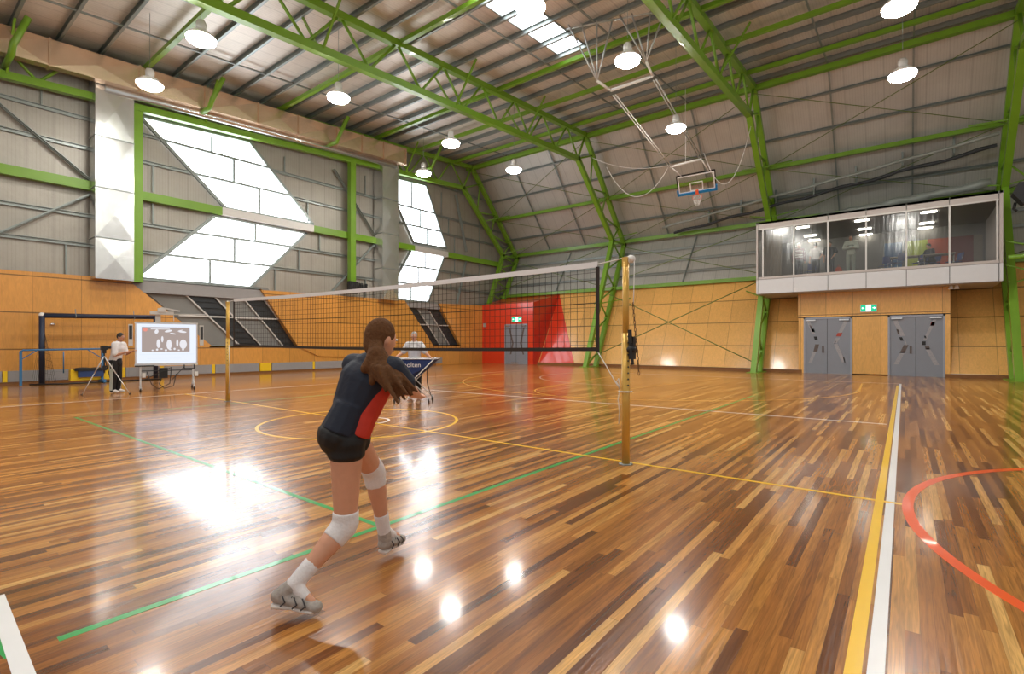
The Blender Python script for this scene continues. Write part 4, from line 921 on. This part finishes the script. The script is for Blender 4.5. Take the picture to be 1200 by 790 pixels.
t = thing('steel_rail_frame', 'blue steel rail frame with two legs standing in front of the goal', 'rail frame', (-23.9, 4.5, 0)); XB = -24.0
ya, yb = 3.42, 5.66
b = MB(); b.tube([(XB, ya, 1.20), (XB, ya+.06, 1.25), (XB, yb-.06, 1.28), (XB, yb, 1.22)], .032, 8); b.build('top_rail', 'blue_paint', t)
for y in (ya, yb):
    b = MB(); b.box((XB-.035, y-.035, .02), (XB+.035, y+.035, 1.22)); s2 = 1 if y == ya else -1; b.bar((XB, y, .92), (XB, y+s2*.42, 1.24), .03, .03); b.build('leg', 'blue_paint', t)
b = MB(); b.box((XB-.3, yb-.05, .03), (XB+.3, yb+.05, .14)); b.cyl((XB+.3, yb-.04, .05), (XB+.3, yb+.04, .05), .05, n=12); b.build('foot', 'blue_paint', t)
b = MB(); b.tube([(XB-.3, 4.6, .4), (XB-.3, 4.6, 1.2)], .02, 6); b.build('rear_upright', 'blue_paint', t)
t = thing('equipment_crate', 'yellow crate with dark blue mat on top beside the goal', 'crate', (-24.0, 5.3, 0))
b = MB(); b.box((-24.35, 4.75, .12), (-24.05, 6.1, .52)); b.build('crate_body', 'yellow_paint', t)
b = MB(); b.box((-24.2, 4.95, .24), (-23.95, 5.7, .48)); b.build('blue_bin', 'blue_box', t)
b = MB(); b.box((-24.30, 4.85, .47), (-23.92, 5.78, .56)); b.ell((-24.1, 5.1, .55), (.16, .25, .05)); b.ell((-24.1, 5.5, .55), (.14, .2, .04)); b.build('rim_cover', 'black', t)
b = MB(); b.ell((-25.15, 4.45, 2.2), (.04, .07, .05)); tag(b.build('wall_hook', 'chrome'), 'small shiny fitting on the plywood inside the goal', 'wall fitting')
# black cable bundle at foot of middle column
b = MB(); random.seed(3)
for i in range(10):
    y = 16.95+i*.12; z0 = 4.75+.05*random.random(); pts = [(XL+.78, y, 4.4), (XL+.86, y+.05, 4.4+.25), (XL+.9, y+.1*random.random(), z0+.12), (XL+.84, y+.1, z0-.1), (XL+.78, y+.12, 4.5)]; b.tube(pts, .05, 6)
b.box((XL+.66, 16.95, 4.3), (XL+.9, 17.5, 5.0)); tag(b.build('speaker_cluster', 'black'), 'cluster of black speakers and cables at the foot of the middle green column', 'speakers')

# ------------------------------------------------------------------ people
def finish(b, name, m, parent, voxel, smooth_it=6, fac=.6):
    o = b.build(name, m, parent, origin=(0, 0, 0)); o.location = (0, 0, 0)
    if voxel:
        r = o.modifiers.new('remesh', 'REMESH'); r.mode = 'VOXEL'; r.voxel_size = voxel; r.use_smooth_shade = True
        s = o.modifiers.new('smooth', 'SMOOTH'); s.factor = fac; s.iterations = smooth_it
    return o
def hand(b, wr, el, palm_n, r=.026, curl=.5, side=1):
    """palm with four fingers and thumb, extending from wrist away from elbow"""
    wr = Vector(wr); d = (wr-Vector(el)).normalized(); n = Vector(palm_n); n = (n-d*n.dot(d)).normalized(); a = d.cross(n)*side
    b.seg(wr, wr+d*.075, .027, .036, side=a, flat=.5)
    for i, (off, L) in enumerate(((-.028, .070), (-.010, .080), (.010, .075), (.028, .058))):
        p = wr+d*.078+a*off; q = p+(d*cos(curl*.5)+n*sin(curl*.5))*L*.5; s2 = q+(d*cos(curl*1.4)+n*sin(curl*1.4))*L*.5
        b.seg(p-d*.015, q, .0095, .009); b.seg(q, s2, .009, .0075)
    p = wr+d*.025-a*.028; q = p+(d*.6-a*.75+n*.2).normalized()*.035; s2 = q+(d*.9-a*.25+n*.3).normalized()*.03
    b.seg(p, q, .012, .0105); b.seg(q, s2, .0105, .009)
def person(J, cfg, label, group=None, at=(0, 0, 0), rz=0, name='person'):
    """J: joints in local coordinates. One continuous body mesh; hair and clothing are children."""
    root = None
    V = {k: Vector(v) for k, v in J.items()}
    rt_ = (V['shR']-V['shL']).normalized(); hp = (V['hipR']-V['hipL']); hp = hp.normalized() if hp.length > .05 else rt_
    up = (V['neck']-V['pelvis']).normalized(); fwd = Vector(cfg['face']).normalized()
    hr = fwd.cross(Vector((0, 0, 1))).normalized(); hu = hr.cross(fwd).normalized(); RH = Matrix((hr, fwd, hu)).transposed()
    sc = cfg.get('build', 1.0); vx = cfg.get('vox', .009)
    chest = V['pelvis'].lerp(V['neck'], .68); waist = V['pelvis'].lerp(V['neck'], .32)
    b = MB()
    b.seg(V['pelvis'], waist, .150*sc, .128*sc, hp, .72); b.seg(waist, chest, .128*sc, .155*sc, rt_, .70); b.seg(chest, V['neck']-up*.04, .155*sc, .11*sc, rt_, .66)
    b.seg(V['shL'], V['shR'], .055*sc, .055*sc); b.seg(V['neck']-up*.03, V['head']-hu*.03, .058, .053)
    hc = V['head']
    b.ell(hc, (.076, .094, .108), 18, 14, RH); b.ell(hc+fwd*.035-hu*.055, (.052, .058, .055), 14, 10, RH)
    b.ell(hc+fwd*.098-hu*.015, (.013, .018, .022), 8, 6, RH); b.ell(hc+fwd*.088+hu*.002, (.01, .012, .03), 8, 6, RH)
    b.ell(hc+fwd*.085-hu*.055, (.022, .010, .010), 8, 6, RH)
    for s2 in (-1, 1): b.ell(hc+hr*s2*.077-hu*.012-fwd*.005, (.012, .02, .032), 8, 6, RH)
    for sd_ in 'LR':
        sh, el, wr = V['sh'+sd_], V['el'+sd_], V['wr'+sd_]
        b.seg(sh, el, .048*sc, .038*sc); b.seg(el, el.lerp(wr, .35), .038*sc, .039*sc); b.seg(el.lerp(wr, .35), wr, .038*sc, .026)
        hand(b, wr, el, cfg.get('palm'+sd_, (0, 0, -1)), curl=cfg.get('curl', .6), side=1 if sd_ == 'R' else -1)
        hi, kn, an, to = V['hip'+sd_], V['kn'+sd_], V['an'+sd_], V['to'+sd_]; lg = cfg.get('legb', sc)
        b.seg(hi, kn, .088*lg, .056*lg)
        b.seg(kn, kn.lerp(an, .35), .056*lg, .056*lg); b.seg(kn.lerp(an, .3), an, .055*lg, .036); b.seg(an, an.lerp(to, .72)+Vector((0, 0, .012)), .030, .024)
    body = finish(b, name, cfg.get('skin', 'skin'), None, vx)
    # body is the top-level mesh
    tag(body, label, 'person', group)
    body.location = at; body.rotation_euler = (0, 0, rz)
    def child(b, nm, m, vox=vx, it=4, lb=None):
        o = finish(b, nm, m, body, vox, it)
        if lb: tag(o, lb)
        return o
    # eyes and mouth
    if cfg.get('features', True):
        e = MB(); e.use('eye_white')
        for s2 in (-1, 1): e.use('eye_white').ell(hc+fwd*.086+hr*s2*.030+hu*.012, (.013, .010, .008), 10, 8, RH); e.use('eye_dark').ell(hc+fwd*.093+hr*s2*.030+hu*.012, (.006, .006, .006), 8, 6, RH)
        child(e, 'eyes', None, None)
        e = MB(); e.ell(hc+fwd*.094-hu*.055, (.020, .006, .005), 10, 6, RH); child(e, 'lips', 'lip', None)
    h = MB(); h.ell(hc-fwd*.016+hu*.020, (.084, .098, .108), 18, 14, RH)
    if cfg.get('hair_low'): h.ell(hc-fwd*.045-hu*.03, (.075, .06, .09), 14, 10, RH)
    cfg.get('hair_fn', lambda *a: None)(h, hc, fwd, hr, hu)
    child(h, 'hair', cfg['hair'], .008, 3)
    # shirt
    k = 1.0
    s = MB(); tk = cfg.get('shirt_r', .016)
    lowp = V['pelvis']-up*cfg.get('shirt_len', .04)
    s.seg(lowp, waist, .155*sc+tk, .132*sc+tk, hp, .74, cap=False); s.seg(waist, chest, .132*sc+tk, .158*sc+tk, rt_, .74); s.seg(chest, V['neck']-up*.05, .158*sc+tk, .11*sc+tk, rt_, .70)
    s.seg(V['shL'], V['shR'], .060*sc+tk*.8, .060*sc+tk*.8)
    for sd_ in 'LR':
        sh, el, wr = V['sh'+sd_], V['el'+sd_], V['wr'+sd_]; f = cfg.get('sleeve', .6)
        if f <= 1: s.seg(sh, sh.lerp(el, f), .056*sc+tk, .050*sc+tk); s.seg(sh.lerp(el, f*.5), sh.lerp(el, f+.06), .05*sc+tk, .052*sc+tk, cap=False)
        else: s.seg(sh, el, .056*sc+tk, .046*sc+tk); s.seg(el, wr, .044*sc+tk, .034+tk*.8)
    shirt = child(s, 'shirt', cfg['shirt'])
    if cfg.get('collar'):
        c = MB(); n0 = V['neck']+up*.02; ring = [n0+rt_*.072*cos(a)+fwd*.068*sin(a)+up*(.012-.03*max(0, sin(a))) for a in [2*pi*i/20 for i in range(20)]]; c.tube(ring, .014, 6, closed=True); child(c, 'collar', cfg['shirt'], None)
    # trousers or shorts
    p = MB(); q = MB(); long_ = cfg.get('legs', 'long') == 'long'
    p.seg(V['pelvis']+up*cfg.get('shorts_up', .05), V['pelvis']-up*.05, .148*sc+.012, .160*sc+.012, hp, .80)
    for sd_ in 'LR':
        hi, kn, an = V['hip'+sd_], V['kn'+sd_], V['an'+sd_]
        if long_:
            p.seg(hi, kn, .096*sc+.012, .066*sc+.014); p.seg(kn, an-(an-kn).normalized()*.0, .066*sc+.014, .052+.016); p.seg(kn.lerp(an, .8), an+(an-kn).normalized()*.02, .06+.010, .064+.012, cap=False)
        else:
            f = cfg.get('short_f', .2); g = cfg.get('legb', sc); p.seg(hi, hi.lerp(kn, f), .095*g+.006, .086*g+.008); p.seg(hi, hi.lerp(kn, f+.07), .095*g, .085*g+.012, cap=False)
    tr = child(p, 'trousers' if long_ else 'shorts', cfg['pants'])
    if long_ and cfg.get('stripe'):
        for sd_, s2 in (('L', -1), ('R', 1)):
            c = MB(); c.bar(V['hip'+sd_]+hp*s2*.092*sc+Vector((0, 0, -.05)), V['kn'+sd_]+hp*s2*.078*sc, .09, .014, up=hp); c.bar(V['kn'+sd_]+hp*s2*.078*sc, V['an'+sd_]+hp*s2*.074, .08, .014, up=hp)
            o = finish(c, 'side_stripe', cfg['stripe'], tr, None); 
    # shoes
    for sd_ in 'LR':
        an, to = V['an'+sd_], V['to'+sd_]; kn = V['kn'+sd_]
        shoe(an, to, V.get('he'+sd_), body, cfg)
    return body
def shoe(an, to, he, body, cfg):
    vx = cfg.get('vox', .009); an = Vector(an); to = Vector(to)
    if he is None: d = Vector((to.x-an.x, to.y-an.y, 0)).normalized(); he = Vector((an.x, an.y, to.z))-d*.055
    he = Vector(he); d = (to-he).normalized(); dn = -(an-he); dn = (dn-d*dn.dot(d)).normalized(); sdv = d.cross(dn).normalized()
    L = (to-he).length
    b = MB(); b.seg(he-dn*.045+d*.03, he-dn*.042+d*(L*.55), .044, .048, sdv, .95); b.seg(he+d*(L*.42)-dn*.042, to-dn*.024-d*.02, .050, .040, sdv, .80); b.seg(he-dn*.05+d*.045, an.lerp(he-dn*.05+d*.06, .1), .048, .047, sdv, .98)
    sh = finish(b, 'shoe', cfg.get('shoe', 'shoe_grey'), body, vx, 3)
    b = MB(); b.seg(he+d*.02+dn*.004, he+d*(L*.45)-dn*.004, .044, .037, sdv, .40); b.seg(he+d*(L*.45)-dn*.004, to-d*.03-dn*.003, .040, .045, sdv, .34); finish(b, 'sole', cfg.get('sole', 'shoe_sole'), sh, vx, 2)
    if cfg.get('detail'):
        b = MB()
        for i in range(4):
            c = he+d*(L*(.45+.11*i))-dn*(.082-.012*i); b.tube([c+sdv*.040+dn*.02, c+sdv*.02-d*.01, c-sdv*.02+d*.01, c-sdv*.04+dn*.02], .0045, 5)
        for s2 in (-1, 1):
            for k in (.25, .5, .68):
                b.tube([he+d*L*k-dn*.07+sdv*s2*.042, he+d*L*(k+.1)-dn*.035+sdv*s2*.049, he+d*L*(k+.02)-dn*.012+sdv*s2*.048], .0045, 5)
        finish(b, 'laces', 'shoe_line', sh, None)
ABASE = (-2.68, 1.85)
def cam_pt(px, py, d):
    a = (px-600)/FPX*d; return (cos(YAW)*a-sin(YAW)*d-ABASE[0], sin(YAW)*a+cos(YAW)*d-ABASE[1], CAMH+(402-py)/FPX*d)
# the volleyball player: joints measured in the photo at her distance
J = dict(pelvis=cam_pt(404, 500, 3.03), neck=cam_pt(438, 421, 3.10), head=cam_pt(447, 397, 3.12), shL=cam_pt(415, 428, 3.19), shR=cam_pt(460, 432, 2.98),
         elL=cam_pt(441, 463, 3.36), wrL=cam_pt(466, 462, 3.48), elR=cam_pt(479, 456, 3.04), wrR=cam_pt(489, 463, 3.30),
         hipR=cam_pt(406, 518, 2.98), knR=cam_pt(405, 615, 3.00), anR=cam_pt(345, 685, 2.80), toR=cam_pt(374, 718, 2.76), heR=cam_pt(319, 707, 2.80),
         hipL=cam_pt(411, 512, 3.13), knL=cam_pt(438, 552, 3.42), anL=cam_pt(450, 622, 3.52), toL=cam_pt(472, 634, 3.70), heL=cam_pt(446, 647, 3.50))
def pony(h, hc, fwd, hr, hu):
    pts = [Vector(cam_pt(*p)) for p in ((440, 400, 3.04), (441, 416, 2.98), (449, 434, 2.93), (460, 448, 2.90), (469, 462, 2.90))]
    rs = [.035, .062, .072, .062, .025]
    for a, c, r0, r1 in zip(pts, pts[1:], rs, rs[1:]): h.seg(a, c, r0, r1, Vector((.8, .6, 0)), .55)
    for k in range(9):
        o = Vector((random.uniform(-.05, .05), random.uniform(-.05, .05), random.uniform(-.03, .03))); 
        h.seg(pts[2]+o, pts[4]+o*1.6+Vector((0, 0, -.03*random.random())), .022, .009)
    h.seg(pts[1], Vector(cam_pt(428, 432, 2.95)), .05, .03); h.seg(pts[1], Vector(cam_pt(436, 448, 2.93)), .05, .02)
fdir = Vector(cam_pt(520, 402, 3.5))-Vector(cam_pt(447, 402, 3.12)); fdir.z = -.12
ath = person(J, dict(face=fdir, skin='skin', hair='hair_brown', hair_fn=pony, hair_low=True, shirt='jersey_navy', pants='shorts_black', legs='short', short_f=.10, sleeve=.72, shirt_len=.035, build=1.0, legb=1.14, vox=.008, detail=True, palmL=(0, .3, 1), palmR=(0, .3, 1), curl=.35, shirt_r=.02, shorts_up=-.03),
             'volleyball player lunging away with long brown ponytail, navy and red jersey, white kneepads', at=(*ABASE, 0))
b = MB(); V = {k: Vector(v) for k, v in J.items()}
# red flank panels under the arms and kneepads, socks
s = MB(); rt_ = (V['shR']-V['shL']).normalized(); upv = (V['neck']-V['pelvis']).normalized(); fw = upv.cross(rt_); fw = fw if fw.dot(fdir) > 0 else -fw
pa = V['pelvis']+rt_*.045+fw*.030-upv*.02; pb = V['pelvis'].lerp(V['neck'], .68)+rt_*.055+fw*.035; s.seg(pa, pa.lerp(pb, .45), .136, .122, rt_, .72, cap=False); s.seg(pa.lerp(pb, .4), pb, .122, .130, rt_, .80)
finish(s, 'red_side_panel', 'jersey_red', ath, .008, 4)
for sd_ in 'LR':
    kn, hi, an = V['kn'+sd_], V['hip'+sd_], V['an'+sd_]; s = MB(); u = (hi-kn).normalized(); w = (an-kn).normalized()
    s.seg(kn+u*.085, kn, .076, .077, cap=False); s.seg(kn+u*.02, kn+w*.02, .078, .078); s.seg(kn, kn+w*.105, .077, .070, cap=False); finish(s, 'kneepad', 'sock_white', ath, .008, 4)
    s = MB(); s.seg(an-w*.135, an+w*.02, .051, .045, cap=False); s.seg(an, an.lerp(V['to'+sd_], .45)+Vector((0, 0, .004)), .042, .030); finish(s, 'sock', 'sock_white', ath, .008, 3)

def stand(H=1.75, armL=None, armR=None, lean=0, stance=.1):
    k = H/1.75; P = lambda x, y, z: (x*k, y*k, z*k)
    j = dict(pelvis=P(0, 0, .95), neck=P(0, lean, 1.47), head=P(0, lean*1.3+.02, 1.635), shL=P(-.165, lean, 1.415), shR=P(.165, lean, 1.415),
             hipL=P(-.085, 0, .91), hipR=P(.085, 0, .91), knL=P(-stance, .02, .49), knR=P(stance, .02, .49), anL=P(-stance, -.01, .09), anR=P(stance, -.01, .09), toL=P(-stance-.02, .17, .03), toR=P(stance+.02, .17, .03))
    aL = armL or ((-.23, 0, 1.14), (-.24, .06, .88)); aR = armR or ((.23, 0, 1.14), (.24, .06, .88))
    j['elL'], j['wrL'] = P(*aL[0]), P(*aL[1]); j['elR'], j['wrR'] = P(*aR[0]), P(*aR[1]); return j
# man at the screen: stands side on, looking right at the board
face_r = atan2(sin(YAW), cos(YAW))
person(stand(1.80, ((-.20, .16, 1.13), (-.12, .40, 1.22)), ((.22, .14, 1.10), (.12, .40, 1.20)), lean=.10), dict(face=(0, 1, -.15), skin='skin_tan', hair='hair_dark', shirt='white_cloth', pants='shorts_black', stripe='grey_cloth', sleeve=.85, build=1.12, shirt_len=.06, collar=True, shoe='shoe_sole', palmL=(0, 0, -1), palmR=(0, 0, -1), shirt_r=.026),
       'man in white polo shirt and black striped trousers working at the bright screen', at=(-18.68, 4.72, 0), rz=YAW-pi/2+.05)
# coach behind the ball cart, facing the camera
person(stand(1.80, ((-.30, .06, 1.20), (-.46, .20, 1.08)), ((.30, .06, 1.20), (.46, .20, 1.08)), lean=.03), dict(face=(0, 1, -.08), skin='skin', hair='hair_grey', shirt='white_cloth', pants='shorts_black', sleeve=.8, collar=True, shoe='shoe_sole', build=1.08, shirt_r=.024, palmL=(0, 0, -1), palmR=(0, 0, -1)),
       'grey-haired coach in white polo shirt standing behind the blue ball cart', at=(-10.34, 9.10, 0), rz=YAW+pi-.03)

# ------------------------------------------------------------------ ball cart
CC = Vector((-9.93, 8.71, 0)); ca = YAW
t = thing('ball_cart', 'blue fabric ball cart on crossed white legs in front of the coach', 'ball cart', CC, ca)
def clp(nm, m, fn, p=None):
    b = MB(); fn(b); o = b.build(nm, m, p or t, origin=(0, 0, 0)); o.location = (0, 0, 0); return o
def hammock(b):
    vs = []; n = 12; w = .62; dd = .32; zt = 1.06
    for layer in (0, 1):
        for j in range(n+1):
            v = -1+2*j/n
            for i in range(n+1):
                u = -1+2*i/n; dep = .46*(1-abs(u)**1.3)*(1-abs(v)**2.2)
                cz = .03*(abs(u)**2); vs.append((u*w, v*dd, zt+cz-dep-(.012 if layer else 0)))
    N1 = (n+1)**2; fs = []
    for j in range(n):
        for i in range(n):
            a = j*(n+1)+i; fs.append((a, a+1, a+n+2, a+n+1)); fs.append((N1+a+n+1, N1+a+n+2, N1+a+1, N1+a))
    for i in range(n): fs += [(i, N1+i, N1+i+1, i+1), (n*(n+1)+i, n*(n+1)+i+1, N1+n*(n+1)+i+1, N1+n*(n+1)+i)]
    b.add(vs, fs, True)
    for s2 in (-1, 1):   # hanging side flaps, deepest in the middle
        P = [(-w, s2*dd, 1.10), (w, s2*dd, 1.10), (w*.72, s2*(dd-.01), .98), (w*.3, s2*(dd-.03), .80), (0, s2*(dd-.05), .72), (-w*.3, s2*(dd-.03), .80), (-w*.72, s2*(dd-.01), .98)]
        b.prism(P, (0, -.012*s2, 0))
hm = clp('fabric_hammock', 'blue_cloth', hammock)
for s2 in (-1, 1):
    clp('rim_rail', 'steel_light', lambda b: b.tube([(-.62, s2*.33, 1.10), (.62, s2*.33, 1.10)], .013, 6)); clp('end_rail', 'steel_light', lambda b: b.tube([(s2*.62, -.33, 1.10), (s2*.62, .33, 1.10)], .013, 6))
    clp('leg', 'white_paint', lambda b: b.tube([(-.56, s2*.33, 1.09), (.42, s2*.28, .12)], .014, 6)); clp('leg', 'white_paint', lambda b: b.tube([(.56, s2*.33, 1.09), (-.42, s2*.28, .12)], .014, 6))
    clp('upright', 'dark', lambda b: b.tube([(s2*.40, -.3, 1.0), (s2*.34, 0, .5), (s2*.40, .28, .12)], .012, 6))
    for s3 in (-1, 1):
        w = clp('castor', 'rubber', lambda b: b.cyl((s2*.43-.015, s3*.28, .05), (s2*.43+.015, s3*.28, .05), .05, n=14)); clp('castor_fork', 'steel_light', lambda b: b.box((s2*.43-.022, s3*.28-.02, .05), (s2*.43+.022, s3*.28+.02, .13)), w)
cu = bpy.data.curves.new('lettering_curve', 'FONT'); cu.body = 'molten'; cu.size = .17; cu.extrude = .002; cu.align_x = 'CENTER'
tmp = bpy.data.objects.new('lettering_curve', cu); COL.objects.link(tmp)
me = bpy.data.meshes.new_from_object(tmp.evaluated_get(bpy.context.evaluated_depsgraph_get())); me.materials.clear(); me.materials.append(M['text_white'])
bpy.data.objects.remove(tmp); bpy.data.curves.remove(cu)
o = bpy.data.objects.new('cart_lettering', me); COL.objects.link(o); o.parent = t; o.location = (.0, -.335, .90); o.rotation_euler = (pi/2, 0, 0); tag(o, 'white lettering on the blue fabric')

# ------------------------------------------------------------------ people and furniture in the gallery
ZG = 4.74; faceY = pi
person(stand(1.86, ((-.25, .10, 1.16), (.02, .20, 1.20)), ((.25, .10, 1.16), (-.02, .22, 1.16))), dict(face=(0, 1, -.1), skin='skin_tan', hair='hair_dark', shirt='grey_cloth', pants='pants_grey', sleeve=1.5, shirt_r=.034, build=1.05, shirt_len=.08, vox=.012, features=True),
       'person in pale grey hoodie standing with crossed arms behind the gallery glass', at=(-2.02, 28.75, ZG), rz=faceY)
st = bpy.data.objects[[o.name for o in bpy.data.objects if o.name.startswith('shirt')][-1]]
for i in range(7):
    s = MB(); x = .12-.04*i; s.tube([(x+.014, .205, 1.36+.012*(i % 2)), (x-.012, .212, 1.345), (x+.012, .214, 1.325), (x-.012, .214, 1.305)], .008, 5); finish(s, 'chest_lettering', 'dark_cloth', st, None)
person(stand(1.82), dict(face=(0, 1, -.1), skin='skin', hair='hair_brown', shirt='maroon', pants='dark_cloth', sleeve=1.5, shirt_r=.03, vox=.012),
       'person in dark and white striped top at the left of the gallery window', at=(-4.25, 29.2, ZG), rz=faceY+.3)
st = bpy.data.objects[[o.name for o in bpy.data.objects if o.name.startswith('shirt')][-1]]
for i in range(4):
    s = MB(); z = 1.08+.10*i; s.seg((0, 0, z), (0, 0, z+.045), .195, .195, (1, 0, 0), .74, cap=False); finish(s, 'white_stripe', 'white_cloth', st, None)
person(stand(1.80, ((-.32, .05, 1.2), (-.2, .05, 1.0))), dict(face=(0, -1, 0), skin='skin', hair='hair_dark', shirt='white_cloth', pants='dark_cloth', sleeve=.9, shirt_r=.03, vox=.012),
       'person in white T-shirt turned away, left of the person in grey hoodie', at=(-3.55, 29.5, ZG), rz=faceY)
person(stand(1.74, ((-.28, .05, 1.2), (-.12, .1, .98))), dict(face=(0, 1, -.1), skin='skin_tan', hair='hair_dark', shirt='dark_cloth', pants='dark_cloth', sleeve=.9, shirt_r=.03, vox=.012),
       'person in black top standing behind a window mullion', at=(-2.92, 29.3, ZG), rz=faceY)
js = stand(1.75, ((-.25, .15, 1.16), (-.12, .38, 1.1)), ((.25, .15, 1.16), (.12, .38, 1.1)), lean=.1)
for k in js: js[k] = Vector(js[k])
dz = .43
for k in ('pelvis', 'neck', 'head', 'shL', 'shR', 'elL', 'elR', 'wrL', 'wrR', 'hipL', 'hipR'): js[k] -= Vector((0, 0, dz))
for s_ in 'LR':
    js['kn'+s_] = Vector((js['hip'+s_].x, .42, .50)); js['an'+s_] = Vector((js['hip'+s_].x, .40, .09)); js['to'+s_] = Vector((js['hip'+s_].x, .56, .03))
person(js, dict(face=(0, 1, -.2), skin='skin_tan', hair='hair_dark', shirt='dark_cloth', pants='dark_cloth', sleeve=1.5, shirt_r=.034, vox=.012), 'dark-clothed person seated at a table before the lime and orange wall', at=(.98, 30.5, ZG+.05), rz=faceY-.9)
def gchair(x, y, rz, lb):
    t = thing('plastic_chair', lb, 'chair', (x, y, ZG), rz, 'blue chairs in the gallery')
    def c(nm, m, fn): b = MB(); fn(b); o = b.build(nm, m, t, origin=(0, 0, 0)); o.location = (0, 0, 0)
    c('seat', 'chair_blue', lambda b: b.prism([(-.22, -.22, .43), (.22, -.22, .43), (.21, .22, .45), (-.21, .22, .45)], (0, 0, .025))); c('backrest', 'chair_blue', lambda b: b.prism([(-.2, -.22, .52), (.2, -.22, .52), (.22, -.29, .86), (-.22, -.29, .86)], (0, -.02, 0)))
    for sx in (-.19, .19):
        for sy in (-.2, .19): c('leg', 'chrome', lambda b: b.tube([(sx, sy, .43), (sx*1.1, sy*1.15, 0)], .012, 6))
        c('back_post', 'chrome', lambda b: b.tube([(sx, -.2, .42), (sx, -.26, .8)], .012, 6))
gchair(.55, 30.0, 2.6, 'blue chair left of the seated dark-clothed person'); gchair(-.75, 30.2, .4, 'blue chair in front of the blue wall panel'); gchair(-.35, 29.3, 1.0, 'blue chair left of a mullion near the blue panel'); gchair(1.75, 30.6, 2.0, 'blue chair before the orange wall'); gchair(-3.9, 30.3, .5, 'blue chair behind the standing group'); gchair(.98, 30.5, -.9+pi, 'blue chair under the seated dark-clothed person')
def gtable(x, y, lb):
    t = thing('meeting_table', lb, 'table', (x, y, ZG), 0)
    b = MB(); b.box((x-.55, y-.35, ZG+.71), (x+.55, y+.35, ZG+.74)); b.build('tabletop', 'table_wood', t)
    for sx in (-.5, .5):
        for sy in (-.3, .3): b = MB(); b.tube([(x+sx, y+sy, ZG), (x+sx, y+sy, ZG+.71)], .018, 6); b.build('leg', 'chrome', t)
gtable(.0, 29.7, 'pale table left of the seated person in the gallery'); gtable(1.2, 29.75, 'pale table in front of the seated person')
b = MB(); b.lathe((.35, 29.7, ZG+.74), [(.03, 0), (.035, .02), (.03, .16), (.012, .2), (.012, .24)], 12); tag(b.build('water_bottle', 'panel_lime'), 'small bottle standing on the left gallery table', 'bottle')
t = thing('red_bag', 'small red bag on a stool beside the person in grey hoodie', 'bag', (-2.55, 29.2, ZG)); b = MB(); b.ell((-2.55, 29.2, ZG+.26), (.16, .12, .2)); b.tube([(-2.62, 29.2, ZG+.42), (-2.55, 29.2, ZG+.55), (-2.48, 29.2, ZG+.42)], .012, 6); b.build('bag_body', 'panel_orange', t)
